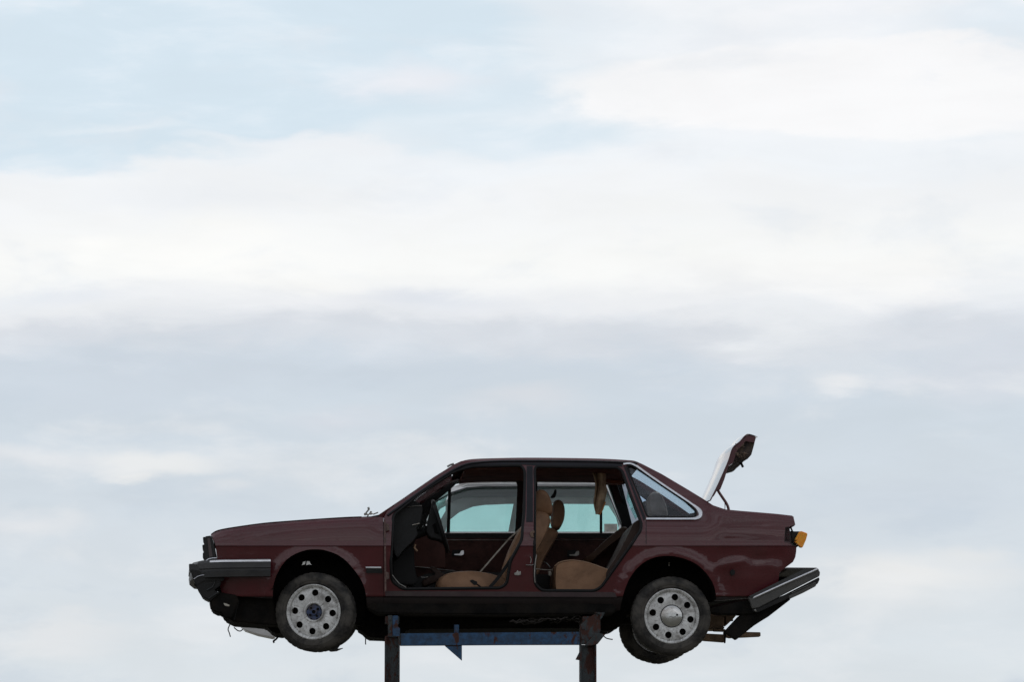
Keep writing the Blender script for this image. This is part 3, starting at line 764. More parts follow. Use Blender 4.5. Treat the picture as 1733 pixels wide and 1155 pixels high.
# hanging wires
WIR = [[(389, 1058), (386, 1066), (388, 1072), (390, 1079)], [(396, 1063), (402, 1068), (407, 1069), (411, 1066)],
       [(471, 1078), (467, 1083), (463, 1086), (464, 1089)], [(619, 1078), (618.6, 1086), (618.8, 1092)],
       [(1020, 1076), (1026, 1081), (1034, 1083), (1037, 1083.2)], [(1016, 1069), (1024, 1073), (1031, 1072), (1040, 1066)], [(1014, 1072), (1022, 1074), (1028, 1073)],
       [(404, 1018), (400, 1034), (396, 1050)]]
for i, wv in enumerate(WIR):
    tube('loose_wire', [V(x, y, 0.6 if i < 7 else 0.1) for x, y in catmull(wv, 4, False)], 0.0045 if i not in (2,) else 0.008, M['seal'], car, 6)

# --- wheels
def wheel(name, c_px, Y, steer=0.0, camber=0.0, front=True, far=False, flat=0.0, label=None):
    Wt = empty(name, (0, 0, 0)); Wt.parent = car
    p = V(c_px[0], c_px[1], Y) if not far else V(c_px[0], c_px[1], Y)
    s = -1 if far else 1
    Wt.location = p
    Wt.rotation_euler = (camber, 0, steer + (math.pi if far else 0))
    if label: Wt['label'] = label
    RT = 0.2870; WD = 0.165; RR = 0.196
    # tyre: y from 0 (outer) to WD (inner), groove pattern modelled in the tread
    prf = [(0.018, RR - 0.006), (0.004, RR + 0.004), (-0.003, RR + 0.012), (-0.006, RR + 0.014), (-0.007, RR + 0.030), (-0.011, RR + 0.032), (-0.012, RR + 0.046), (-0.009, RR + 0.050), (-0.006, RR + 0.066), (0.006, RT - 0.012), (0.018, RT - 0.003)]
    for g in range(5):
        y0 = 0.024 + g * (WD - 0.048) / 5; y1 = y0 + (WD - 0.048) / 5
        prf += [(y0, RT), (y1 - 0.006, RT + 0.0), (y1 - 0.005, RT - 0.007), (y1 - 0.001, RT - 0.007)]
    prf += [(WD - 0.02, RT), (WD - 0.006, RT - 0.012), (WD + 0.008, RR + 0.06), (WD + 0.008, RR + 0.02), (WD - 0.01, RR), (WD - 0.04, RR - 0.01)]
    bm_ = bmesh.new(); N = 160; rings = []
    for k in range(N):
        a = 2 * math.pi * k / N; ring = []
        for (y, r) in prf:
            rr = r
            if r > RT - 0.004 and (k % 4 == 0): rr -= 0.003
            z = rr * math.cos(a); x = rr * math.sin(a)
            if flat and z < 0:
                q = max(0, (rr - RR) / (RT - RR)) * sm(-0.45, -1.0, math.cos(a))
                z += flat * 0.03 * q; y_ = y + (0.05 * q * (y - WD / 2) / WD) * flat
                z += flat * 0.007 * q * math.sin(a * 9 + 1)
            else: y_ = y
            ring.append(bm_.verts.new((x, y_, z)))
        rings.append(ring)
    for k in range(N):
        A_, B_ = rings[k], rings[(k + 1) % N]
        for i in range(len(prf) - 1): bm_.faces.new((A_[i], A_[i + 1], B_[i + 1], B_[i]))
    bmesh.ops.recalc_face_normals(bm_, faces=bm_.faces[:])
    build('tyre', bm_, M['rubber'], Wt, 35)
    # raised sidewall beads
    # rim face with eight round holes
    bm_ = bmesh.new()
    def circ(cx, cz, r, n): return [(cx + r * math.cos(2 * math.pi * i / n), cz + r * math.sin(2 * math.pi * i / n)) for i in range(n)]
    hub_r = 0.068 if front else 0.02
    loops = [circ(0, 0, RR - 0.016, 64), circ(0, 0, hub_r, 32)]
    off = R(4) if front else R(10)
    for i in range(8):
        a = off + i * math.pi / 4
        loops.append(circ(0.139 * math.sin(a), 0.139 * math.cos(a), 0.0245, 20))
    for lp in loops:
        vs = [bm_.verts.new((x, 0, z)) for x, z in lp]
        for i in range(len(vs)): bm_.edges.new((vs[i], vs[(i + 1) % len(vs)]))
    bmesh.ops.triangle_fill(bm_, use_beauty=True, use_dissolve=False, edges=bm_.edges[:])
    for i in range(-9, 10):
        bmesh.ops.bisect_plane(bm_, geom=bm_.verts[:] + bm_.edges[:] + bm_.faces[:], plane_co=(i * 0.02, 0, 0), plane_no=(1, 0, 0))
        bmesh.ops.bisect_plane(bm_, geom=bm_.verts[:] + bm_.edges[:] + bm_.faces[:], plane_co=(0, 0, i * 0.02), plane_no=(0, 0, 1))
    dish = [(0.0, 0.020), (0.066, 0.020), (0.078, 0.014), (0.095, 0.012), (0.115, 0.007), (0.150, 0.008), (0.170, 0.016), (0.182, 0.030), (0.2, 0.036)]
    be = [e for e in bm_.edges if len(e.link_faces) == 1]
    ex = bmesh.ops.extrude_edge_only(bm_, edges=be)
    nv_ = [v for v in ex['geom'] if isinstance(v, bmesh.types.BMVert)]
    for v in bm_.verts:
        r_ = math.hypot(v.co.x, v.co.z); v.co.y = interp(dish, r_)
    for v in nv_: v.co.y += 0.014
    bmesh.ops.recalc_face_normals(bm_, faces=bm_.faces[:])
    rim = build('rim', bm_, M['rim'], Wt, 45)
    # rim flange and barrel
    bm_ = bmesh.new(); N = 72; pf = [(0.034, RR - 0.018), (0.014, RR - 0.016), (0.003, RR - 0.010), (-0.003, RR - 0.002), (0.000, RR + 0.004), (0.008, RR + 0.004), (0.012, RR - 0.004), (0.05, RR - 0.02), (WD - 0.02, RR - 0.012), (WD, RR)]
    rings = [[bm_.verts.new((r * math.sin(2 * math.pi * k / N), y, r * math.cos(2 * math.pi * k / N))) for y, r in pf] for k in range(N)]
    for k in range(N):
        for i in range(len(pf) - 1): bm_.faces.new((rings[k][i], rings[k][i + 1], rings[(k + 1) % N][i + 1], rings[(k + 1) % N][i]))
    bmesh.ops.recalc_face_normals(bm_, faces=bm_.faces[:])
    build('rim_flange', bm_, M['rim'], rim, 50)
    add_t = bmesh.new(); add_tube(add_t, [Vector((0.1815 * math.sin(2 * math.pi * k / 60), 0.0255, 0.1815 * math.cos(2 * math.pi * k / 60))) for k in range(60)], 0.0028, 6, True)
    build('dirt_ring', add_t, M['under'], rim, 60)
    # brake behind the holes
    bm_ = bmesh.new()
    bmesh.ops.create_cone(bm_, cap_ends=True, segments=40, radius1=0.176, radius2=0.15, depth=0.06, matrix=Matrix.Translation((0, 0.085, 0)) @ Matrix.Rotation(R(90), 4, 'X'))
    build('brake_drum', bm_, M['under'], Wt, 40)
    def lathe_y(pf, m, nm, par, N=40, sm_=40):
        b2 = bmesh.new(); rg = [[b2.verts.new((r * math.sin(2 * math.pi * k / N), y, r * math.cos(2 * math.pi * k / N))) for y, r in pf] for k in range(N)]
        for k in range(N):
            for i in range(len(pf) - 1): b2.faces.new((rg[k][i], rg[k][i + 1], rg[(k + 1) % N][i + 1], rg[(k + 1) % N][i]))
        bmesh.ops.remove_doubles(b2, verts=b2.verts[:], dist=1e-5)
        bmesh.ops.recalc_face_normals(b2, faces=b2.faces[:])
        return build(nm, b2, m, par, sm_)
    if front:
        lathe_y([(0.022, 0.058), (0.012, 0.061), (0.006, 0.066), (0.006, 0.071), (0.014, 0.074), (0.03, 0.074)], M['rim'], 'hub_ring', rim)
        b2 = bmesh.new(); n = 48; vs = []; ctr = b2.verts.new((0, 0.020, 0))
        for k in range(n):
            a = 2 * math.pi * k / n; rr = 0.056 + 0.0065 * math.cos(a * 8)
            vs.append(b2.verts.new((rr * math.sin(a), 0.024, rr * math.cos(a))))
        for k in range(n): b2.faces.new((ctr, vs[k], vs[(k + 1) % n]))
        build('hub_plate', b2, M['hub_blue'], rim, 40)
        for k in range(4):
            a = R(45 + 90 * k + 8); b2 = bmesh.new()
            bmesh.ops.create_cone(b2, cap_ends=True, segments=8, radius1=0.0085, radius2=0.0085, depth=0.012, matrix=Matrix.Translation((0.036 * math.sin(a), 0.016, 0.036 * math.cos(a))) @ Matrix.Rotation(R(90), 4, 'X'))
            build('wheel_bolt', b2, M['under'], rim, 40)
        lathe_y([(0.02, 0.026), (0.006, 0.024), (0.003, 0.020), (0.003, 0.015), (0.014, 0.013), (0.014, 0.0)], M['hub_blue'], 'hub_ring', rim)
        lathe_y([(0.012, 0.014), (0.012, 0.0)], M['under'], 'hub_bore', rim)
    else:
        hc = lathe_y([(0.020, 0.0785), (0.010, 0.0785), (0.006, 0.0765), (0.003, 0.070), (-0.001, 0.04), (-0.002, 0.0)], mat('polished_hubcap', (0.60, 0.60, 0.59), 0.14, 0.9, 0, 0.5, 0.08, 22, 0.02, 12, dirt=(0.24, 0.19, 0.15), dirt_k=0.7, dirt_scale=7, dirt_thr=0.55), 'hubcap', Wt)
        b2 = bmesh.new(); add_tube(b2, [Vector((0.0795 * math.sin(2 * math.pi * k / 48), 0.0125, 0.0795 * math.cos(2 * math.pi * k / 48))) for k in range(48)], 0.0035, 6, True); build('hubcap_edge', b2, M['seal'], hc, 60)
        b2 = bmesh.new(); add_tube(b2, [(-0.018 + 0.012 * i, -0.003 + 0.001 * i * 0, -0.006 + 0.004 * math.sin(i * 1.9)) for i in range(5)], 0.0016, 5)
        build('scratch', b2, M['under'], hc, 60)
        b2 = bmesh.new(); bmesh.ops.create_uvsphere(b2, u_segments=10, v_segments=6, radius=0.008, matrix=Matrix.Translation((0.038, -0.001, 0.008)) @ Matrix.Scale(0.4, 4, (0, 1, 0)))
        build('screw_head', b2, M['under'], hc, 60)
    return Wt
wheel('wheel', (530.5, 1036.5), 0.045, steer=R(-13), front=True, label='front wheel with dirty silver rim and exposed blue hub')
wheel('wheel', (1137, 1043.5), 0.050, steer=R(2), camber=R(1), front=False, label='rear wheel with round polished hub cap')
wheel('wheel', (541, 1034), CARW - 0.06, steer=R(10), front=True, far=True)
wheel('wheel', (1110.5, 1063), CARW - 0.05, camber=R(-1.5), front=False, far=True, flat=0.35, label='sagging dark rear tyre on the far side')
# axles so the wheels hang from something
tube('rear_axle', [V(1120, 1043, 0.2), V(1115, 1052, 0.85), V(1112, 1060, CARW - 0.22)], 0.03, M['under'], car, 10)
tube('front_axle', [V(534, 1036, 0.22), V(540, 1032, 0.85), V(541, 1034, CARW - 0.22)], 0.025, M['under'], car, 10)
# torn tread flap under the front tyre
prism('tread_flap', [(549, 1098), (560, 1103.4), (570, 1102.5), (581, 1097.5), (571, 1099), (576, 1092), (566, 1094)], 0.10, 0.20, M['rubber'], car, bevel=0.002)
# white flecks standing in for sky glimpsed through the front wheel arch
prism('arch_light_fleck', [(511, 957.5), (513, 952), (517, 950.5), (516, 956)], 0.10, 0.12, M['sky_fleck'], car)
prism('arch_light_fleck', [(518, 957.5), (519.5, 950.5), (524, 951), (525, 954), (527.5, 957), (523, 956)], 0.10, 0.12, M['sky_fleck'], car)
prism('arch_light_fleck', [(1131.5, 953), (1133, 952), (1133, 959), (1132, 959)], 0.20, 0.21, M['pale'], car)

# --- front end: grille, lamp, bumper
gr = prism('headlamp_surround', [(346.5, 908.5), (357.5, 907), (362, 920), (366.5, 946), (350, 949), (346, 947), (345, 930)], 0.10, 0.42, M['grille'], car, bevel=0.005)
for k in range(3):
    y0 = 909 + k * 13; y1 = y0 + 11
    prism('headlamp_rim', [(343.2 - (1 if k == 1 else 0), y0 + 1), (347, y0), (347.5, y1), (344 - (1 if k else 0), y1 - 1)], 0.13, 0.40, M['grille'], gr, bevel=0.003)
prism('headlamp_lens', [(351, 912), (355, 911), (358, 930), (360, 943), (354, 944)], 0.085, 0.098, mat('smoked_red_lens', (0.03, 0.006, 0.006), 0.15, coat=0.5), gr, bevel=0.002)
prism('grille', [(345, 912), (351, 910), (356, 946), (346, 947)], 0.42, CARW - 0.12, M['grille'], car, bevel=0.004)
# bumper: swept section following the corner
def sweep(name, path, sect, m, parent, smooth=30, label=None):
    """sect: list of (out, up) metres; path: list of Vector in car space, swept level"""
    b2 = bmesh.new(); pr = None; n = len(path)
    for i, p in enumerate(path):
        a = path[max(0, i - 1)]; b = path[min(n - 1, i + 1)]; d = (b - a); d.z = 0; d.normalize()
        nrm = Vector((d.y, -d.x, 0))
        ring = [b2.verts.new(p + nrm * o_ + Vector((0, 0, u))) for o_, u in sect]
        if pr:
            for k in range(len(sect)): b2.faces.new((pr[k], pr[(k + 1) % len(sect)], ring[(k + 1) % len(sect)], ring[k]))
        else: b2.faces.new(ring)
        pr = ring
    b2.faces.new(list(reversed(pr))); bmesh.ops.recalc_face_normals(b2, faces=b2.faces[:])
    return build(name, b2, m, parent, smooth, label)
pR = V(460, 949, -0.02); pM = V(372, 950.5, -0.01)
path = [V(458, 949.5, -0.012), V(420, 950.3, -0.014), V(380, 951, -0.008), V(358, 952, 0.02), V(342, 954, 0.06), V(334, 956, 0.16), V(330, 957.5, 0.35)]
zz = path[0].z
path = [Vector((p.x, p.y, zz - 0.012 * i / 6)) for i, p in enumerate(path)]
far = [Vector((path[-1].x - 0.02, 0.85, path[-1].z)), Vector((path[-1].x, 1.35, path[-1].z)), Vector((path[3].x, 1.66, path[-1].z)), Vector((path[0].x, 1.70, path[-1].z))]
full = path + far
out = 1
# normal points to -y on near side when path runs towards -x?  d=(-1,0) -> nrm=(0,1): flip sign
S = [(-0.0, 0.012), (-0.030, 0.004), (-0.040, -0.012), (-0.042, -0.052), (-0.034, -0.058), (-0.034, -0.070), (-0.040, -0.076), (-0.034, -0.115), (-0.0, -0.118)]
bp = sweep('front_bumper', full, S, M['bumper'], car, 25)
sweep('chrome_strip', full[:4], [(-0.024, 0.009), (-0.040, 0.003), (-0.043, -0.009), (-0.030, -0.004)], M['chrome'], bp, 40)
prism('bumper_end', [(319.5, 955), (329, 955), (331, 959), (345, 951.5), (352, 952), (345, 968), (326, 974), (320, 966)], 0.03, 0.35, M['bumper'], bp, bevel=0.004)
prism('bumper_lower', [(322, 965), (336, 966), (350, 973), (380, 977), (378, 984), (345, 985), (333, 992), (327, 982)], 0.02, 0.5, M['black'], bp, bevel=0.006)
tube('chrome_strip', [V(x, y, 0.012) for x, y in catmull([(328, 981), (336, 976), (346, 974), (360, 974.3), (377, 974.8)], 4, False)], 0.0035, M['chrome'], bp, 6)
tube('chrome_strip', [V(x, y, 0.03) for x, y in ((348, 951), (353, 947), (360, 945.6), (367, 945.6))], 0.005, M['chrome'], bp, 6)
prism('broken_apron', [(327, 980), (345, 978), (372, 976), (374, 990), (362, 1000), (373, 1004), (366, 1009), (354, 1018), (347, 1014), (343, 1013.5), (337, 1003), (332, 992)], 0.03, 0.30, M['black'], car, bevel=0.008, nseg=4, jitter=0.015)
prism('broken_apron', [(354, 1012), (372, 1003), (400, 1008), (405, 1020), (392, 1045), (378, 1046), (373, 1037), (366, 1036), (357, 1031), (355, 1022)], 0.06, 0.6, M['under'], car, bevel=0.008, nseg=5, jitter=0.02)
tube('broken_bracket', [V(353, 1014, 0.02), V(362, 1008, 0.02), V(371, 1003, 0.02)], 0.006, M['bumper'], car, 6)
tube('broken_bracket', [V(350, 1000, 0.02), V(360, 994, 0.02), V(364, 985, 0.02)], 0.006, M['bumper'], car, 6)
prism('lamp_fragment', [(378, 1021), (383, 1022.5), (389, 1025), (388, 1027.5), (380, 1026)], 0.05, 0.09, M['pale'], car, bevel=0.003)
# inner front apron closing off the dark front corner
prism('front_apron', [(369, 990), (380, 1006), (460, 1013), (466, 1030), (474, 1062), (440, 1060), (416, 1058), (397, 1055), (384, 1049), (376, 1035)], 0.16, 0.45, M['under'], car, Yref=0.3, bevel=0.012, nseg=4, jitter=0.01)

# --- windscreen wiper stubs at the scuttle
wb = bmesh.new()
for pts, r in (([(617, 873), (620, 868), (625, 862)], 0.006), ([(621, 876), (626, 869), (632, 871), (640, 868)], 0.005), ([(616, 870), (624, 872)], 0.007), ([(628, 866), (627, 872)], 0.008), ([(622, 861.5), (625.5, 860.5)], 0.009)):
    add_tube(wb, [V(x, y, 0.12) for x, y in pts], r, 7)
build('wiper_spindle', wb, M['metal'], car, 50)
tube('roof_clip', [V(757, 790.5, 0.3), V(762, 787.5, 0.3), V(768, 785.5, 0.3)], 0.008, M['metal'], car, 6)

# --- boot lid
lid_side = [(1202.5, 844.5), (1208, 841), (1215, 829), (1219.5, 829.5), (1226, 812), (1233.5, 788), (1247, 781), (1258, 778.5), (1269.4, 775), (1273, 770.5), (1277.5, 752.5), (1280.5, 740), (1277, 737.2), (1264.7, 735.6), (1252, 748), (1239.8, 759), (1232, 781.5), (1214.8, 821)]
skin = catmull([(1201, 847.5), (1214.2, 821), (1231.5, 781.5), (1239.3, 758.5), (1251.5, 747.5), (1264.5, 735), (1281, 739.5)], 4, False)
bl = empty('boot_lid', (0, 0, 0)); bl.parent = car
bm_ = bmesh.new(); rows = []; nY = 14; LY0, LY1 = 0.20, CARW - 0.20
for x, y in skin:
    a = V(x, y, LY0); b = V(x + 2.0, y + 0.6, LY0)
    rows.append(([bm_.verts.new(Vector((a.x - 0.02 * (1 - abs(2 * j / nY - 1) ** 2.4), LY0 + (LY1 - LY0) * j / nY, a.z + 0.010 * (1 - abs(2 * j / nY - 1) ** 2.4)))) for j in range(nY + 1)],
                 [bm_.verts.new(Vector((b.x - 0.02 * (1 - abs(2 * j / nY - 1) ** 2.4), LY0 + (LY1 - LY0) * j / nY, b.z))) for j in range(nY + 1)]))
for i in range(len(rows) - 1):
    for j in range(nY):
        bm_.faces.new((rows[i][0][j], rows[i + 1][0][j], rows[i + 1][0][j + 1], rows[i][0][j + 1]))
        bm_.faces.new((rows[i][1][j], rows[i][1][j + 1], rows[i + 1][1][j + 1], rows[i + 1][1][j]))
    for k in (0, nY): bm_.faces.new((rows[i][0][k], rows[i + 1][0][k], rows[i + 1][1][k], rows[i][1][k]))
bmesh.ops.recalc_face_normals(bm_, faces=bm_.faces[:])
build('lid_skin', bm_, M['paint'], bl, 40)
for Y0, Y1 in ((LY0 + 0.004, LY0 + 0.05), (LY1 - 0.05, LY1 - 0.004)):
    prism('lid_frame', [(1203, 844), (1208, 840.5), (1214.5, 829.5), (1219, 829.5), (1226, 812), (1233, 789), (1240, 785), (1248, 763), (1262, 747), (1277, 750), (1279.5, 741), (1276, 738.2), (1265, 737), (1252.5, 749), (1240.8, 760), (1233, 782), (1216, 821.5)], Y0, Y1, M['paint_in'] if False else M['paint'], bl, Yref=LY0, bevel=0.002)
prism('lid_inner_panel', [(1234, 787), (1247, 780), (1258, 777.5), (1268.6, 774), (1272, 770), (1276.5, 752.5), (1279, 741.5), (1265, 739), (1253, 750), (1241.5, 761)], LY0 + 0.03, LY1 - 0.03, mat('bare_lid_inner', (0.028, 0.018, 0.015), 0.7, var=0.6, vscale=24, bump=0.6, bscale=25, dirt=(0.11, 0.075, 0.05), dirt_k=0.7, dirt_scale=18), bl, Yref=LY0, bevel=0.006, nseg=8, jitter=0.01)
for i in range(7):
    x = random.uniform(1246, 1268); y = random.uniform(754, 772)
    pts = [V(x + random.uniform(-5, 5), y + random.uniform(-6, 6), LY0 + random.uniform(-0.005, 0.02)) for _ in range(4)]
    tube('lid_wire', catmull([tuple(p) for p in pts], 4, False), 0.004, M['lid_wire'], bl, 5)
tube('lid_latch', [V(1251, 779, 0.5), V(1254, 784, 0.5), V(1257.5, 791.5, 0.5)], 0.009, M['seal'], bl, 8)
for Y in (LY0 + 0.03, LY1 - 0.03):
    pth = [V(x, y, LY0 + 0.03) for x, y in catmull([(1213, 826), (1217, 834), (1223, 843), (1229, 852), (1232.5, 860), (1233.5, 868)], 4, False)]
    tube('lid_hinge', [Vector((p.x, Y, p.z)) for p in pth], 0.0105, M['paint'], bl, 8)
tube('lid_cable', [V(1226.5, 848, 0.24), V(1227, 856, 0.24), V(1226.8, 864, 0.24)], 0.003, M['seal'], bl, 6)

# --- tail lamp hanging out of its hole
tl = prism('tail_lamp', [(1338, 899), (1344, 900), (1354, 900), (1357, 904), (1351, 926), (1343, 922), (1340, 912)], 0.14, 0.30, M['black'], car, bevel=0.003)
prism('lamp_lens', [(1350.5, 915), (1345.5, 914.5), (1353.5, 900.2), (1356, 899.6), (1366, 903.2), (1366.4, 906), (1364, 914.5), (1358.5, 927), (1355, 926.8), (1345.2, 917)], 0.06, 0.13, M['orange'], tl, bevel=0.002)
tube('loose_wire', [V(1338, 893, 0.12), V(1341, 900, 0.14), V(1339, 906, 0.16)], 0.007, M['seal'], car, 6)
prism('lamp_recess', [(1329, 895), (1336, 893), (1340, 918), (1328, 917)], 0.13, 0.40, M['paint_in'], car, Yref=0.13)

# --- rear bumper, twisted off
rb = empty('rear_bumper', (0, 0, 0)); rb.parent = car
def wing(name, quads, Y, m, depth=0.05, bevel=0.004, parent=rb):
    return prism(name, quads, Y, Y + depth, m, parent, bevel=bevel)
wing('bumper_wing', [(1266, 1011.5), (1276, 1013.5), (1384, 965), (1388, 968.5), (1387, 976), (1284, 1029), (1273, 1031), (1270, 1020)], 0.00, M['bumper_worn'], 0.07)
wing('bumper_wing', [(1273, 1031.5), (1284, 1029.8), (1386.5, 977.5), (1387, 982), (1384, 989), (1338, 1012), (1282, 1037.5), (1274, 1036)], 0.015, M['black'], 0.07)
wing('bumper_wing', [(1334, 1009.5), (1382, 986.5), (1381, 993), (1360, 1004), (1337, 1014.5)], 0.00, M['bumper_worn'], 0.06)
tube('chrome_strip', [V(1276, 1012.2, -0.012), V(1330, 987.5, -0.012), V(1384, 963.8, -0.012)], 0.0075, M['chrome'], rb, 8)
tube('chrome_strip', [V(1340, 1004.5, -0.006), V(1360, 995, -0.006), V(1380, 986.8, -0.006)], 0.0022, M['metal'], rb, 6)
wing('bumper_wing_top', [(1266, 1010.5), (1275, 1012.5), (1384, 964), (1381.5, 961.8), (1362, 963.2)], 0.004, M['bumper'], 0.05)
# cross beam of the bumper behind, seen over the wing
prism('bumper_beam', [(1321, 969), (1330, 961.5), (1362, 963.5), (1384, 962.5), (1386, 966), (1345, 985), (1318, 986)], 0.9, 1.3, M['under'], rb, Yref=0.9)
prism('bumper_beam', [(1330, 961.8), (1382, 962.2), (1385, 965.5), (1360, 966.5), (1330, 966)], 0.06, 1.3, mat('bumper_beam_paint', (0.035, 0.03, 0.028), 0.6, var=0.3, vscale=15), rb, Yref=0.1, bevel=0.004)
prism('bumper_strut', [(1250, 1044), (1272, 1030), (1334, 1005), (1338, 1015.5), (1300, 1045), (1290, 1051), (1276, 1060), (1246, 1084), (1226, 1070)], 0.10, 0.20, M['under'], rb, Yref=0.10, bevel=0.004)
prism('bumper_bracket', [(1202, 1030), (1232, 1023), (1268, 1017), (1274, 1022), (1278, 1040), (1262, 1041.5), (1217, 1040), (1202, 1037)], 0.08, 0.24, M['under'], rb, bevel=0.006, nseg=3, jitter=0.006)
tube('loose_bolt', [V(1278, 1033, 0.0), V(1279, 1035, 0.01)], 0.008, M['metal'], rb, 8)
prism('fuel_cap_plug', [(1236, 967), (1240, 964), (1244, 967), (1243.5, 973), (1239, 975), (1236, 972)], 0.0, 0.03, M['seal'], car, bevel=0.002)

# ================================================================== interior
YF = CARW - 0.10
# far door cards and far doors
for nm, card, hole, hpos in (('front_door', [(668, 880), (712, 846), (735, 826), (775, 800), (885, 800), (888, 1010), (668, 1010)],
                         [(708, 902.5), (722, 880), (735, 851), (764, 826.5), (772, 819), (790, 815.5), (874, 815.5), (878, 820), (876, 902.5)], (770, 937)),
                        ('rear_door', [(889, 800), (1030, 800), (1044, 830), (1066, 900), (1060, 940), (1020, 1010), (889, 1010)],
                         [(905, 902.8), (905, 815.5), (1022, 816.5), (1028, 818), (1053.5, 888), (1047, 902.8)], (965, 938))):
    dr_ = empty(nm, (0, 0, 0)); dr_.parent = car
    def flat(x, y): return YF
    bm_ = bmesh.new()
    for lp in (card, hole):
        vs = [bm_.verts.new((x, y, 0)) for x, y in lp]
        for i in range(len(vs)): bm_.edges.new((vs[i], vs[(i + 1) % len(vs)]))
    bmesh.ops.triangle_fill(bm_, use_beauty=True, use_dissolve=False, edges=bm_.edges[:])
    for y in (911.5, 915.5):
        bmesh.ops.bisect_plane(bm_, geom=bm_.verts[:] + bm_.edges[:] + bm_.faces[:], plane_co=(0, y, 0), plane_no=(0, 1, 0))
    for f in bm_.faces: f.material_index = 1 if f.calc_center_median().y > 911.5 else 0
    for v in bm_.verts: v.co = V(v.co.x, v.co.y, YF)
    ex = bmesh.ops.extrude_face_region(bm_, geom=bm_.faces[:])
    for v in [g for g in ex['geom'] if isinstance(g, bmesh.types.BMVert)]: v.co.y += 0.05
    bmesh.ops.recalc_face_normals(bm_, faces=bm_.faces[:])
    build('door_card', bm_, [M['black'], M['card']], dr_, 30)
    # outer skin on the far face
    ext = [(x, y) for x, y in card]
    bm_ = bmesh.new()
    for lp in (card, hole):
        vs = [bm_.verts.new((x, y, 0)) for x, y in lp]
        for i in range(len(vs)): bm_.edges.new((vs[i], vs[(i + 1) % len(vs)]))
    bmesh.ops.triangle_fill(bm_, use_beauty=True, use_dissolve=False, edges=bm_.edges[:])
    for v in bm_.verts:
        v.co = V(v.co.x, v.co.y, YF); v.co.y = CARW - 0.03 - 0.0
    ex = bmesh.ops.extrude_face_region(bm_, geom=bm_.faces[:])
    for v in [g for g in ex['geom'] if isinstance(g, bmesh.types.BMVert)]: v.co.y -= 0.01
    bmesh.ops.recalc_face_normals(bm_, faces=bm_.faces[:])
    build('door_skin', bm_, M['paint'], dr_, 30)
    # pane
    bm_ = bmesh.new(); bm_.faces.new([bm_.verts.new(V(x, y, YF + 0.03)) for x, y in hole]); build('door_window', bm_, M['sky_glass'], dr_, 0)
    if nm == 'front_door': dv = [(755.5, 903), (761.5, 903), (763.5, 827), (758.5, 831)]
    else: dv = [(1015.3, 903), (1019.3, 903), (1019.3, 816), (1015.3, 816)]
    prism('window_divider', dv, YF - 0.004, YF + 0.035, M['seal'], dr_, Yref=YF)
    x0, x1 = (704, 884) if nm == 'front_door' else (905, 1052)
    tube('card_trim', [V(x0, 914.6, YF - 0.006), V(x1, 914.8, YF - 0.006)], 0.0028, M['metal'], dr_, 6)
    tube('sill_trim', [V(x0 + 4, 903.6, YF - 0.004), V(x1 - 8, 903.8, YF - 0.004)], 0.0045, M['metal'], dr_, 6)
    hx, hy = hpos
    hb = prism('handle_recess', [(hx - 4, hy - 6), (hx + 10, hy - 6), (hx + 12, hy + 4), (hx - 6, hy + 5)], YF - 0.010, YF, M['seal'], dr_, Yref=YF - 0.01, bevel=0.003)
    prism('door_handle', [(hx - 2, hy + 1.6), (hx + 8, hy + 0.8), (hx + 10.2, hy - 4), (hx + 14.8, hy - 5.2), (hx + 15.2, hy + 2), (hx + 11, hy + 4), (hx - 1, hy + 3)], YF - 0.035, YF - 0.012, M['chrome'] if nm == 'front_door' else M['metal'], hb, Yref=YF - 0.035, bevel=0.003)
# tapered centre pillar and rear pillar trims on the far side, seen from within
prism('inner_pillar', [(875, 800), (910, 800), (908, 905), (880, 905)], YF - 0.03, YF - 0.005, M['seal'], car, Yref=YF - 0.03, bevel=0.004)
prism('inner_pillar', [(1026, 800), (1050, 800), (1053, 822), (1070, 889), (1066, 905), (1053, 905), (1052, 884), (1029, 819)], YF - 0.06, YF + 0.03, M['seal'], car, Yref=YF - 0.06, bevel=0.004)
prism('inner_pillar', [(664, 880), (700, 850), (735, 822), (772, 798), (800, 798), (790, 815), (772, 819), (764, 826.5), (735, 851), (712, 872), (706, 905), (664, 930)], YF - 0.02, YF - 0.004, M['seal'], car, Yref=YF - 0.02)
# dashboard and scuttle
ds = prism('dashboard', catmull([(667, 868), (678, 858), (692, 855.5), (712, 856), (715, 862), (714, 872), (711, 886), (705, 895), (707, 903), (703, 911), (696, 919), (686, 928), (679, 936), (672, 944), (666, 930), (665, 900)], 2), 0.16, CARW - 0.16, M['dash'], car, bevel=0.004)
tube('dash_trim', [V(690, 858.5, 0.15), V(702, 857.2, 0.15), V(714, 856.6, 0.15)], 0.004, M['metal'], ds, 6)
tube('dash_trim', [V(698, 889.3, 0.15), V(704, 888, 0.15), V(710, 886.6, 0.15)], 0.003, M['pale'], ds, 6)
prism('binnacle', [(688, 857), (697, 846), (712, 853), (714, 860), (690, 862)], 0.30, 0.62, M['dash'], ds, Yref=0.3, bevel=0.006)
prism('footwell_panel', [(664, 930), (672, 940), (684, 930), (700, 922), (702, 960), (706, 980), (703, 990), (664, 990)], 0.5, 0.62, M['seal'], car, Yref=0.5, bevel=0.01)
prism('kick_panel', [(690, 905), (752, 905), (754, 962), (690, 962)], YF - 0.025, YF - 0.004, mat('brown_kick_panel', (0.12, 0.052, 0.042), 0.8, var=0.25, vscale=8), car, Yref=YF - 0.02, bevel=0.004)
tube('wiring', [V(702, 960, 0.8), V(725, 962, 0.8), V(750, 965, 0.8), V(770, 967, 0.8)], 0.003, M['metal'], car, 6)
tube('pedal', [V(706, 934, 0.35), V(701, 928, 0.35), V(703, 922, 0.35)], 0.009, M['tan_piping'], car, 6)
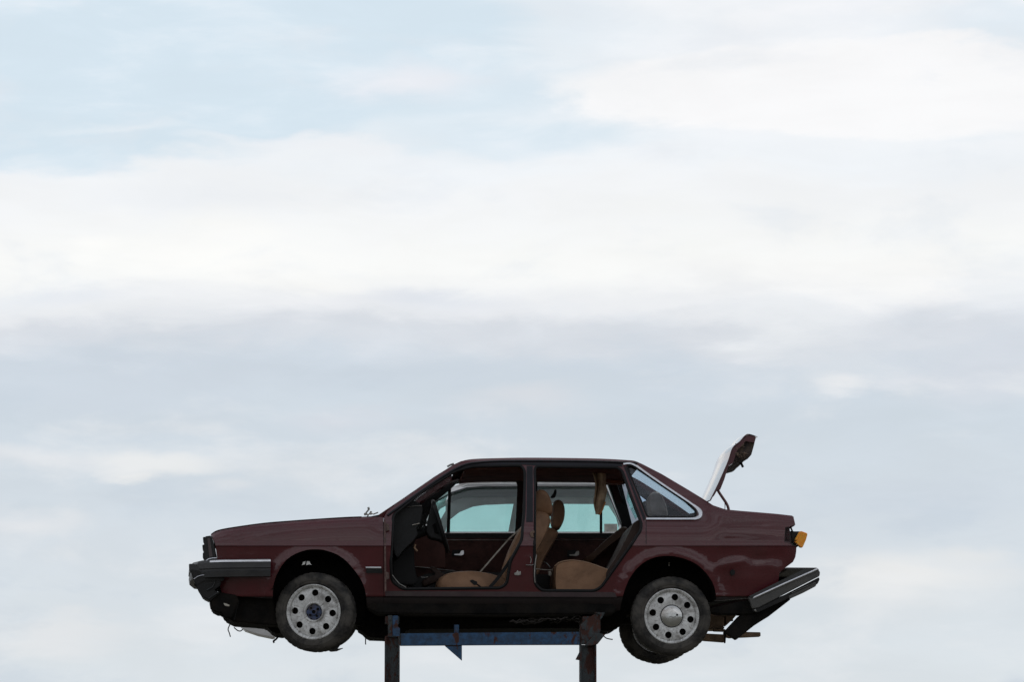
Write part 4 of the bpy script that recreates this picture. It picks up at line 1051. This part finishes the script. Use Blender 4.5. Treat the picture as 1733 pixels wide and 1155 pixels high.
tube('pedal', [V(713, 978, 0.35), V(720, 978.5, 0.35), V(724, 977, 0.35)], 0.005, M['metal'], car, 6)
prism('centre_tunnel', [(690, 985), (720, 972), (760, 966), (1000, 976), (1030, 1000), (690, 1003)], 0.70, 0.98, M['seal'], car, Yref=0.7, bevel=0.02)
gl = puff('gear_lever', [(714, 985), (724, 978), (738, 973), (730, 964), (729, 960), (736, 961), (748, 970), (755, 975), (745, 984), (724, 992), (716, 995)], 0.66, 0.74, M['seatside'], car, Yref=0.7)
# wing mirror and steering wheel
puff('wing_mirror', [(712, 869), (716, 865), (719.5, 867), (722.5, 880), (722, 887), (713, 889), (711.5, 880)], YF + 0.03, YF + 0.12, M['bumper'], car, Yref=YF, cat=2)
sw = empty('steering_wheel', (0, 0, 0)); sw.parent = car
SY = 0.47; c1 = V(733, 849.5, SY); c2 = V(758, 934, SY); cc = (c1 + c2) / 2; ax = (c2 - c1).normalized(); RW_ = (c2 - c1).length / 2
ay = Vector((0.05, 1, 0.02)).normalized(); ay = (ay - ax * ay.dot(ax)).normalized()
tube('wheel_rim', [cc + ax * RW_ * math.cos(2 * math.pi * k / 40) + ay * RW_ * math.sin(2 * math.pi * k / 40) for k in range(40)], 0.016, M['seal'], sw, 8, True)
bm_ = bmesh.new(); nn = ax.cross(ay).normalized()
if nn.x > 0: nn = -nn
pad = [cc + ax * (-RW_ * 0.88) + ay * 0.02, cc + ax * (-RW_ * 0.4) - ay * 0.03 , cc + ax * RW_ * 0.5 - ay * 0.15]
def P3(u, v, w_): return cc + ax * u * RW_ + ay * v * RW_ + nn * w_
vsF = [P3(-0.12, -0.95, 0.03), P3(-0.2, 0.0, 0.0), P3(-0.12, 0.95, 0.03), P3(0.25, 0.9, 0.03), P3(0.5, 0.3, 0.01), P3(0.5, -0.3, 0.01), P3(0.25, -0.9, 0.03)]
vsB = [P3(-0.05, -0.5, 0.07), P3(-0.1, 0.0, 0.09), P3(-0.05, 0.5, 0.07), P3(0.15, 0.5, 0.08), P3(0.3, 0.2, 0.10), P3(0.3, -0.2, 0.10), P3(0.15, -0.5, 0.08)]
fr_ = [bm_.verts.new(v) for v in vsF]; bk_ = [bm_.verts.new(v) for v in vsB]
bm_.faces.new(fr_); bm_.faces.new(list(reversed(bk_)))
for i in range(7): bm_.faces.new((fr_[i], bk_[i], bk_[(i + 1) % 7], fr_[(i + 1) % 7]))
bmesh.ops.recalc_face_normals(bm_, faces=bm_.faces[:]); build('wheel_pad', bm_, M['dash'], sw, 30)
prism('wheel_cowl', [(732, 850), (734.5, 850), (742, 876), (750, 902), (757, 927), (748, 918), (738, 914), (727, 912), (721, 903), (721.5, 897), (724.5, 878)], 0.34, 0.60, M['dash'], sw, Yref=SY, bevel=0.012)
tube('steering_column', [V(738, 893, SY), V(722, 899, SY), V(700, 907, SY), V(680, 915, SY)], 0.035, M['dash'], sw, 10)
tube('indicator_stalk', [V(722, 893, SY - 0.1), V(717, 888, SY - 0.2), V(716, 887, SY - 0.25)], 0.006, M['seal'], sw, 6)
tube('wheel_badge', [V(744.5, 892, 0.36), V(746, 896, 0.36), V(748, 901, 0.36)], 0.004, M['pale'], sw, 6)

# seats
def seat(Y0, Y1, cushion, back, headr, label, Yref):
    st = empty('front_seat', (0, 0, 0)); st.parent = car
    if label: st['label'] = label
    c = puff('cushion', cushion, Y0, Y1, M['tan'], st, Yref=Yref, edge=0.86)
    b = puff('backrest', back, Y0 + 0.01, Y1 - 0.01, M['tan'], st, Yref=Yref, edge=0.86)
    h = puff('headrest', headr, (Y0 + Y1) / 2 - 0.14, (Y0 + Y1) / 2 + 0.14, M['tan'], st, Yref=Yref, edge=0.8)
    return st, c, b, h
s1, c1_, b1_, h1_ = seat(0.20, 0.70, [(738, 992), (742, 980), (755, 972), (767, 969), (785, 967.5), (803, 967.5), (822, 970), (838, 974), (858, 982), (866, 998), (850, 1006), (760, 1006), (742, 1002)],
     [(846, 985), (850, 965), (860, 935), (874, 905), (890, 880), (905, 866), (918, 866), (929, 871), (932, 884), (925, 905), (912, 930), (898, 960), (885, 990), (868, 1000), (852, 998)],
     [(908, 866), (906, 848), (908, 832), (917, 827.5), (927, 833), (934, 848), (936.5, 862), (934, 871), (922, 872)], 'near front seat, reclined, in worn tan leather', 0.30)
tube('piping', [V(x, y, 0.31) for x, y in catmull([(911, 873), (918, 871.5), (926, 874), (931, 881), (932.5, 888)], 4, False)], 0.004, M['tan_piping'], s1, 6)
tube('headrest_post', [V(917, 866, 0.38), V(914, 880, 0.38)], 0.007, M['metal'], s1, 8)
s2, _, _, _ = seat(0.98, 1.48, [(756, 1000), (760, 988), (790, 982), (850, 982), (878, 994), (880, 1010), (770, 1012)],
     [(862, 990), (872, 960), (885, 925), (900, 902), (915, 893), (930, 893), (942, 898), (945, 904), (936, 922), (920, 950), (905, 985), (880, 1000)],
     [(936, 893), (934, 870), (937, 852), (943, 845.5), (952, 848), (956.5, 860), (956, 876), (952, 888), (946, 896)], 'far front seat with brown headrest', 1.1)
prism('belt_anchor', [(931, 843), (936, 836), (939, 828.5), (941.5, 829), (942, 835), (940, 842), (936, 844)], 1.35, 1.38, M['seal'], car, Yref=1.35, bevel=0.003)
rs = empty('rear_seat', (0, 0, 0)); rs.parent = car
puff('cushion', [(937, 972), (938, 960), (945, 953.5), (957, 950.5), (970, 949.5), (988, 952), (1004, 956.5), (1018, 961.5), (1034, 968), (1040, 985), (1030, 1003), (1000, 1006), (945, 1004), (937, 995)], 0.16, CARW - 0.2, M['tan'], rs, Yref=0.22, edge=0.93)
tube('piping', [V(x, y, 0.20) for x, y in catmull([(938.5, 959), (946, 953), (957, 950), (970, 949), (988, 951.4), (1004, 956), (1018, 961), (1030, 965.5)], 3, False)], 0.004, M['tan_piping'], rs, 6)
puff('backrest', [(1024, 972), (1040, 948), (1054, 922), (1064, 902), (1072, 886), (1082, 879), (1092, 884), (1094, 900), (1080, 930), (1060, 960), (1048, 985), (1028, 990)], 0.14, CARW - 0.2, M['seatside'], rs, Yref=0.18, edge=0.95)
puff('bolster', [(987, 948), (1000, 938), (1016, 923), (1034, 907), (1048, 896), (1056, 892), (1062, 896), (1050, 910), (1030, 926), (1010, 943), (996, 956)], 1.30, 1.50, M['seatside2'], rs, Yref=1.35, edge=0.9)
puff('headrest', [(1101, 878), (1097, 862), (1096, 847), (1100, 837.5), (1108, 834), (1117, 837), (1122, 846), (1127, 858), (1129, 872), (1128, 880)], 0.30, 0.58, mat('grey_brown_vinyl', (0.40, 0.30, 0.23), 0.6, var=0.15, vscale=12, bump=0.1), rs, Yref=0.4, edge=0.85)
tube('piping', [V(x, y, 0.40) for x, y in catmull([(1100, 837), (1108, 833.3), (1117, 836), (1122.5, 846), (1127.5, 858), (1129.5, 873)], 3, False)], 0.003, M['tan_piping'], rs, 6)
puff('headrest', [(1101, 878), (1097, 862), (1096, 847), (1100, 837.5), (1108, 834), (1117, 837), (1122, 846), (1127, 858), (1129, 872), (1128, 880)], 1.08, 1.36, M['seatside'], rs, Yref=0.4, edge=0.85)
# belts
def ribbon(name, pts, Y, wd, m, parent, th=0.003):
    b2 = bmesh.new(); pr = None
    P_ = [V(x, y, Y if not isinstance(Y, (list, tuple)) else Y[i]) for i, (x, y) in enumerate(pts)]
    for i, p in enumerate(P_):
        d = (P_[min(len(P_) - 1, i + 1)] - P_[max(0, i - 1)]).normalized(); n_ = Vector((-d.z, 0, d.x)) * wd / 2
        ring = [b2.verts.new(q) for q in (p + n_, p - n_, p - n_ + Vector((0, th, 0)), p + n_ + Vector((0, th, 0)))]
        if pr:
            for k in range(4): b2.faces.new((pr[k], pr[(k + 1) % 4], ring[(k + 1) % 4], ring[k]))
        else: b2.faces.new(ring)
        pr = ring
    b2.faces.new(list(reversed(pr))); bmesh.ops.recalc_face_normals(b2, faces=b2.faces[:])
    return build(name, b2, m, parent, 40)
ribbon('seat_belt', catmull([(886, 893), (884, 915), (876, 930), (866, 945), (855, 962), (842, 980), (829, 995), (822, 1002)], 4, False), 0.15, 0.024, M['seal'], car)
ribbon('seat_belt', [(812.5, 969), (840, 937), (862, 912), (882, 894)], 0.75, 0.011, M['pale'], car)
prism('belt_buckle', [(794.5, 984), (799, 981.5), (808, 985.5), (807.5, 990), (803, 991.5)], 0.10, 0.125, M['seal'], car, bevel=0.003)
tube('buckle_stalk', [V(806, 989, 0.12), V(812, 993, 0.13), V(816, 999, 0.15)], 0.006, M['seal'], car, 6)
ribbon('seat_belt', catmull([(1084, 905), (1076, 925), (1060, 948), (1040, 972), (1022, 996)], 4, False), 0.13, 0.02, M['seal'], car)
# hanging lining
bm_ = bmesh.new(); nU, nV = 12, 18; rows = []
L_ = catmull([(995, 795), (1001, 800), (1006, 812), (1007, 828), (1004.5, 850), (1006, 862), (1008.5, 871)], 3, False)
R_ = catmull([(1024, 795), (1024.5, 805), (1024, 820), (1026, 832), (1023.5, 850), (1021, 863), (1015.5, 872)], 3, False)
for a, b in zip(L_, R_):
    r_ = []
    for j in range(nU + 1):
        t_ = j / nU; x = a[0] + (b[0] - a[0]) * t_; y = a[1] + (b[1] - a[1]) * t_
        r_.append(bm_.verts.new(V(x, y, 0.62 + 0.035 * math.sin(t_ * 8 + a[1] * 0.03) + 0.02 * math.sin(a[1] * 0.11))))
    rows.append(r_)
for i in range(len(rows) - 1):
    for j in range(nU): bm_.faces.new((rows[i][j], rows[i][j + 1], rows[i + 1][j + 1], rows[i + 1][j]))
hl = build('hanging_lining', bm_, M['cloth'], car, 60)
sol = hl.modifiers.new('s', 'SOLIDIFY'); sol.thickness = 0.008
ribbon('torn_edge', [(1024.5, 850), (1022, 856), (1020, 862), (1016.5, 868), (1014.5, 872)], 0.605, 0.012, M['foam'], hl)
# rear headlining with warm foam behind the tear
prism('torn_foam', [(1028, 797), (1048, 797), (1053, 812), (1056, 818), (1026, 818), (1025, 806)], 1.1, 1.3, mat('rust_brown_foam', (0.20, 0.065, 0.028), 0.9, var=0.3, vscale=12), car, Yref=1.1, bevel=0.008)
prism('header_lining', [(790, 795), (1050, 797), (1050, 814.5), (905, 814.2), (800, 813.5), (783, 806)], YF - 0.10, YF - 0.03, M['head'], car, Yref=YF - 0.1, bevel=0.008)
prism('grab_handle', [(805, 806), (812, 803), (845, 803), (852, 807), (845, 809), (815, 809)], YF - 0.14, YF - 0.11, M['seal'], car, Yref=YF - 0.14, bevel=0.004)
prism('grab_handle', [(930, 803), (934, 801), (943, 801), (946, 804), (942, 806), (933, 806)], YF - 0.14, YF - 0.11, M['seal'], car, Yref=YF - 0.14, bevel=0.004)
# latches and hinges on the near pillars
prism('door_striker', [(870, 971), (874, 969), (876, 965.5), (878, 969), (881.5, 967), (881.5, 973.5), (877, 974.5), (871, 974)], 0.0, 0.015, M['metal'], car, bevel=0.002)
prism('door_striker', [(896.5, 903), (900, 899), (904, 898.5), (905, 902), (902, 903.5), (904, 910), (899, 910)], -0.004, 0.02, mat('rusty_tan_latch', (0.16, 0.10, 0.07), 0.7), car, bevel=0.002)
tube('door_check', [V(890, 957, 0.0), V(900, 957.5, 0.0), V(903, 956, 0.0)], 0.004, M['metal'], car, 6)
tube('door_check', [V(897, 943, 0.0), V(899, 947, 0.0), V(898, 954, 0.0)], 0.004, M['metal'], car, 6)
tube('seal_lip', [V(907.5, 940, 0.02), V(905, 960, 0.01), V(904.5, 975, 0.01), V(905.5, 987, 0.01)], 0.004, M['metal'], car, 6)
tube('seal_lip', [V(664, 974, 0.02), V(669, 981, 0.02), V(676, 989, 0.02), V(687, 995, 0.02)], 0.004, M['metal'], car, 6)
for y0, y1 in ((886, 900), (968, 982)):
    prism('door_hinge', [(652.5, y0), (658, y0 + 1.5), (659, y1 - 2), (653, y1)], 0.0, 0.02, mat('hinge_metal', (0.10, 0.06, 0.05), 0.6, var=0.4, vscale=40), car, bevel=0.003)
prism('hinge_pillar', [(650, 882), (652.5, 880), (654, 1000), (651, 1003)], 0.004, 0.03, mat('dusty_pillar', (0.12, 0.075, 0.065), 0.8, var=0.4, vscale=25), car, Yref=0.0)
tube('floor_cable', [V(907, 963.5, 0.45), V(920, 965, 0.45), V(938, 966, 0.45)], 0.003, M['pale'], car, 6)
prism('seat_catch', [(927.5, 968), (932, 967), (934, 971), (932, 976), (929, 975)], 0.44, 0.46, M['pale'], car, bevel=0.003)
tube('seat_lever', [V(920, 952, 0.7), V(924, 952.5, 0.7), V(926, 955, 0.7), V(931, 961, 0.7)], 0.004, M['metal'], car, 6)

# ================================================================== WHITE CAR behind
wroot = empty('white_car', ROOT + NY * 2.6, YAW)
tag(wroot, 'white saloon with green tinted glass, seen through the empty doorways of the maroon car', 'car')
def wadj(o):
    o.parent = wroot
    for v in o.data.vertices: v.co.y -= 2.6
    return o
W0, W1 = 2.6, 4.18
WH = [[(722, 901), (735, 852), (765, 834.5), (790, 826), (820, 824), (880, 823.5), (880, 901)],
      [(892, 901), (892, 823.5), (1000, 823.5), (1024, 825), (1049, 888), (1046, 901)]]
wb_out = [(716, 904), (728, 852), (762, 826), (792, 814), (840, 812), (990, 812), (1030, 815), (1060, 822), (1085, 870), (1098, 893), (1170, 901), (1250, 908), (1256, 930), (1250, 985), (1232, 1010), (1205, 1030),
          (1190, 990), (1160, 975), (1120, 975), (1085, 990), (1066, 1030), (1060, 1052), (640, 1052), (612, 1040), (606, 1010), (590, 985), (560, 972), (530, 975), (500, 995), (490, 1030), (484, 1052), (430, 1058), (404, 1050),
          (398, 1000), (396, 940), (420, 925), (520, 912), (640, 903), (680, 901)]
QH = [[(1062, 832), (1070, 848), (1081, 872), (1075, 880), (1060, 846)]]
WF = [[(754, 901), (757, 884), (777, 868), (800, 858.5), (820, 855.5), (869, 853.5), (860, 901)], [(738, 873), (745, 862), (754, 857), (754, 866), (743, 884)],
      [(905, 901), (905, 853.5), (1005, 854), (1030, 857), (1050, 888), (1049, 901)]]
def winset(y): return 0.20 * max(0.0, (900 - y) / 88.0)
def wpanel(nm, loops, far, dy, th, m, traced_far=()):
    """sheet on the near or far flank of the white car, leaning in above the waist"""
    bm_ = bmesh.new(); P_ = {}
    for k, lp in enumerate(list(loops) + list(traced_far)):
        vs = [bm_.verts.new((x, y, 0)) for x, y in lp]
        for v, (x, y) in zip(vs, lp):
            if k < len(loops): q = V(x, y, W0 + winset(y)); yy = winset(y)
            else: yy = winset(y - 24); q = V(x, y, W1 - yy)
            P_[v] = (q.x, q.z, yy)
        for i in range(len(vs)): bm_.edges.new((vs[i], vs[(i + 1) % len(vs)]))
    for v, (x, z, yy) in P_.items(): v.co = (x, 0, z)
    bmesh.ops.triangle_fill(bm_, use_beauty=True, use_dissolve=False, edges=bm_.edges[:], normal=(0, 1, 0))
    for v in bm_.verts:
        yy = P_[v][2]; v.co.y = (W1 - yy - dy) if far else (W0 + yy + dy)
    ex = bmesh.ops.extrude_face_region(bm_, geom=bm_.faces[:])
    for v in [g for g in ex['geom'] if isinstance(g, bmesh.types.BMVert)]: v.co.y += (-th if far else th)
    bmesh.ops.recalc_face_normals(bm_, faces=bm_.faces[:])
    return wadj(build(nm, bm_, m, None, 30))
wpanel('body_side', [wb_out] + WH + QH, False, 0, 0.03, M['white'])
wpanel('body_side', [wb_out] + QH, True, 0, 0.03, M['white'], WF)
for h in WH + QH: wpanel('side_window', [h], False, 0.014, 0.003, M['sky_glass'])
for h in WF: wpanel('side_window', [], True, 0.014, 0.003, M['teal_glass'], [h])
wpanel('side_window', QH, True, 0.014, 0.003, M['teal_glass'])
wpanel('window_frame', [[(733, 854), (765, 836), (791, 827), (820, 825), (880, 824.5), (880, 823), (820, 823.2), (790, 825), (764, 833.5), (733, 851)]], False, -0.006, 0.012, M['bumper'])
wpanel('window_frame', [[(892, 824.5), (1000, 824.5), (1024, 826), (1050, 889), (1052, 889), (1026, 824), (1000, 823), (892, 823)]], False, -0.006, 0.012, M['bumper'])
def wspan(nm, px, m, th=2.2):
    """sheet across the white car along an outline strip"""
    pts = px + [(x, y + th) for x, y in reversed(px)]
    ins = 0.17 if max(y for _, y in px) < 900 else 0.031
    bm_ = add_prism(bmesh.new(), pts, W0 + ins, W1 - ins, W0 + (ins if ins > 0.1 else 0))
    return wadj(build(nm, bm_, m, None, 40))
wspan('roof', [(764, 826), (792, 814.2), (840, 812.2), (990, 812.2), (1030, 815.2), (1058, 821)], M['white'])
wspan('roof_lining', [(770, 829), (792, 820.5), (840, 819.5), (990, 819.5), (1020, 820.5)], M['grey_lining'], 2)
wspan('windscreen', [(716, 902), (728, 853), (762, 828)], M['teal_glass'], 1)
wspan('rear_window', [(1060, 823), (1085, 870), (1098, 892)], M['teal_glass'], 1)
wspan('bonnet', [(396, 940), (420, 925), (520, 912), (640, 903), (716, 900)], M['white'])
wspan('boot_lid', [(1098, 893), (1170, 901), (1250, 908), (1256, 930)], M['white'])
wspan('front_panel', [(398, 942), (397, 970), (399, 1000), (404, 1034)], M['white'], 3)
wspan('rear_panel', [(1254, 932), (1250, 985), (1233, 1008)], M['white'], 3)
wadj(build('grille', add_prism(bmesh.new(), [(394.5, 950), (398, 949), (398, 978), (394.5, 977)], W0 + 0.1, W1 - 0.1, W0, 0.004), M['grille'], None, 30))
wadj(build('front_bumper', add_prism(bmesh.new(), [(388, 992), (398, 990), (402, 1020), (392, 1022)], W0 - 0.02, W1 - 0.05, W0, 0.012), M['bumper'], None, 30))
wadj(build('rear_bumper', add_prism(bmesh.new(), [(1240, 975), (1256, 972), (1256, 992), (1244, 996)], W0 - 0.02, W1 + 0.02, W0, 0.012), M['bumper'], None, 30))
wspan('floor_pan', [(640, 1045), (850, 1048), (1060, 1046)], M['under'], 6)
wspan('dashboard', [(700, 885), (722, 880), (728, 890), (724, 930)], M['dash'], 10)
bm_ = add_prism(bmesh.new(), [(398, 1000), (404, 1035), (430, 1045), (470, 1048), (466, 1078), (462, 1080.5), (436, 1075), (414, 1067.5), (404, 1058), (394, 1040), (394, 1024)], W0 - 0.02, W0 + 0.3, W0, 0.006)
wadj(build('front_valance', bm_, M['white'], None, 30))
# pale patch added for the white car's own rear-quarter bodywork
wpanel('rear_quarter_patch', [[(1023, 887), (1045, 887), (1045, 903), (1023, 903)]], False, 0.02, 0.004, M['pale'])
for cx, cy in ((550, 1040), (1128, 1048)):
    for Y, up in ((W0 + 0.02, 0), (W1 - 0.19, 16)):
        b2 = bmesh.new(); c = V(cx, cy - up, W0); N = 48
        rg = [[b2.verts.new((c.x + r * math.sin(2 * math.pi * k / N), Y - 2.6 + y, c.z + r * math.cos(2 * math.pi * k / N))) for y, r in ((0.02, 0.0), (0.02, 0.17), (0.0, 0.18), (-0.005, 0.22), (0.01, 0.262), (0.03, 0.268), (0.14, 0.268), (0.16, 0.255), (0.165, 0.18), (0.14, 0.0))] for k in range(N)]
        for k in range(N):
            for i in range(9): b2.faces.new((rg[k][i], rg[k][i + 1], rg[(k + 1) % N][i + 1], rg[(k + 1) % N][i]))
        bmesh.ops.remove_doubles(b2, verts=b2.verts[:], dist=1e-5); bmesh.ops.recalc_face_normals(b2, faces=b2.faces[:])
        build('wheel', b2, M['rubber'], wroot, 35)

# ================================================================== STEEL RACK
rack = empty('steel_rack', (ROOT.x, ROOT.y, 0), YAW)
tag(rack, 'rusty blue steel rack with two posts and a cross beam holding up the maroon car', 'rack')
def radj(o):
    o.parent = rack
    for v in o.data.vertices: v.co.z += BASE_Z
    return o
def rprism(nm, px, Y0, Y1, m, Yref=None, bevel=0.002):
    return radj(build(nm, add_prism(bmesh.new(), px, Y0, Y1, Yref, bevel), m, None, 30))
def ibeam(x0, x1, ytop, Yf, dep):
    """H-section post: two flanges and a web down to the ground, front flange seen face on"""
    b2 = bmesh.new()
    a = V(x0, ytop, Yf); b = V(x1, ytop, Yf); t_ = 0.012; zb = -BASE_Z
    add_box(b2, (a.x, Yf, zb), (a.x + t_, Yf + dep, a.z), 0.002)
    add_box(b2, (b.x - t_, Yf, zb), (b.x, Yf + dep, a.z), 0.002)
    add_box(b2, (a.x + t_ + 0.0005, Yf + dep * 0.45, zb), (b.x - t_ - 0.0005, Yf + dep * 0.45 + 0.01, a.z - 0.004))
    return radj(build('post', b2, M['post_steel'], None, 30))
RY = -0.06
p1 = ibeam(651.3, 676.8, 1078.5, RY, 0.11)
p2 = ibeam(981.5, 1009.5, 1091, RY, 0.11)
# upper stubs
rprism('stub', [(656.5, 1042), (664, 1042), (664, 1078.3), (656.5, 1078.3)], RY + 0.012, RY + 0.022, M['post_steel'])
rprism('stub', [(664.2, 1043), (673.5, 1042.6), (673.8, 1062), (677, 1064), (677, 1078.3), (664.2, 1078.3)], RY + 0.02, RY + 0.12, M['blue_steel'])
rprism('stub', [(982, 1058), (994, 1048), (1008, 1038.5), (1016, 1039), (1016.5, 1068), (1014, 1076), (1009, 1091), (982, 1091)], RY + 0.02, RY + 0.12, M['post_steel'])
rprism('flange', [(1004.5, 1037.2), (1024, 1037.6), (1018.5, 1047.5), (1015.2, 1050), (1015.2, 1041)], RY + 0.0, RY + 0.05, M['post_steel'])
rprism('flange', [(989, 1094), (1008, 1072.5), (1025, 1074), (1011.5, 1091), (1004, 1093)], RY - 0.03, RY + 0.018, M['post_steel'])
rprism('flange', [(974.5, 1117), (981.2, 1104), (981.2, 1118)], RY, RY + 0.06, M['post_steel'])
bmx = rprism('cross_beam', [(677.2, 1073), (850, 1071.4), (981.8, 1070.4), (981.8, 1092), (850, 1092.4), (677.2, 1093.6)], RY + 0.02, RY + 0.10, M['blue_steel'])
rprism('gusset', [(752.5, 1094), (781.8, 1093.6), (781.8, 1119.5)], RY + 0.03, RY + 0.045, M['blue_steel'])
b2 = bmesh.new(); add_tube(b2, [V(772.5, 1072, RY + 0.06), V(772.5, 1058.5, RY + 0.06)], 0.019, 14); radj(build('pin', b2, M['blue_steel'], None, 40))
for bx_, by_ in ((987, 1082), (1003, 1082), (987, 1064), (660, 1049), (660, 1070)):
    b2 = bmesh.new(); p = V(bx_, by_, RY - 0.0)
    dpt = 0.008 if bx_ > 900 else 0.0
    bmesh.ops.create_cone(b2, cap_ends=True, segments=6, radius1=0.011, radius2=0.010, depth=0.014, matrix=Matrix.Translation((p.x, RY + 0.016 if bx_ > 900 else RY + 0.008, p.z)) @ Matrix.Rotation(R(90), 4, 'X'))
    radj(build('bolt_head', b2, M['post_steel'], None, 30))
for wx0, wy0, wx1, wy1, wY in ((677.4, 1073, 677.4, 1093, RY + 0.018), (981.4, 1070.5, 981.4, 1092, RY + 0.018), (753, 1093.8, 781.5, 1093.5, RY + 0.028), (652, 1078.4, 676.5, 1078.4, RY + 0.010)):
    b2 = bmesh.new(); n_ = 16
    pts = [V(wx0 + (wx1 - wx0) * i / n_ + random.uniform(-.25, .25), wy0 + (wy1 - wy0) * i / n_ + random.uniform(-.25, .25), wY) for i in range(n_ + 1)]
    add_tube(b2, pts, 0.0045, 6); radj(build('weld_bead', b2, M['post_steel'], None, 60))
# arms carrying both cars
for x in (664, 998):
    b2 = bmesh.new(); a = V(x, 1044, 0.06); L = 4.2; sl = 0.028
    wv = 0.05; q = []
    for (dy, dz) in ((0, 0), (0, -0.05), (L, L * sl - 0.05), (L, L * sl)):
        q.append([(a.x - wv, a.y + dy, a.z + dz), (a.x + wv, a.y + dy, a.z + dz)])
    vl = [b2.verts.new(p[0]) for p in q]; vr = [b2.verts.new(p[1]) for p in q]
    b2.faces.new(vl); b2.faces.new(list(reversed(vr)))
    for i in range(4): b2.faces.new((vl[i], vr[i], vr[(i + 1) % 4], vl[(i + 1) % 4]))
    bmesh.ops.recalc_face_normals(b2, faces=b2.faces[:])
    radj(build('support_arm', b2, M['post_steel'], None, 30))

# ================================================================== TIMBER under the boot
pal = empty('wooden_pallet', ROOT + NY * 0.5 + NX * V(1215, 1060, 0.5).x + Vector((0, 0, V(1215, 1085, 0.5).z)), YAW)
tag(pal, 'broken wooden pallet wedged under the boot beside the rear wheel', 'pallet')
off = Vector((V(1215, 1060, 0.5).x, 0.5, V(1215, 1085, 0.5).z))
def padj(o):
    o.parent = pal
    for v in o.data.vertices: v.co -= off
    return o
def wprism(nm, px, Y0, Y1, Yref=None):
    return padj(build(nm, add_prism(bmesh.new(), px, Y0, Y1, Yref, 0.003, 3, 0.003), M['wood'], None, 30))
wprism('board', [(1150, 1071), (1226, 1075), (1226.5, 1087.5), (1198, 1085), (1150, 1082)], 0.40, 0.52)
wprism('board', [(1160, 1058), (1226, 1061.5), (1226.5, 1065), (1160, 1064)], 0.45, 0.9)
wprism('block', [(1200, 1044), (1226, 1044.5), (1226, 1061), (1200, 1060)], 0.50, 0.65)
wprism('block', [(1229, 1043), (1247, 1042), (1240, 1050), (1229, 1060)], 0.55, 0.75)
wprism('board', [(1170, 1040), (1249, 1040.5), (1240, 1046), (1170, 1044)], 0.60, 1.2)
wprism('board', [(1208, 1065), (1228, 1066), (1229, 1070), (1208, 1069)], 0.42, 0.50)
wprism('board', [(1226, 1069), (1250, 1070), (1287.5, 1071), (1287.5, 1078), (1236, 1080), (1226, 1078)], 0.62, 0.74)
padj(build('end_plate', add_prism(bmesh.new(), [(1226.5, 1068), (1229.5, 1068), (1228, 1089.5), (1226, 1089)], 0.39, 0.45, None, 0.002), M['seal'], None, 30))
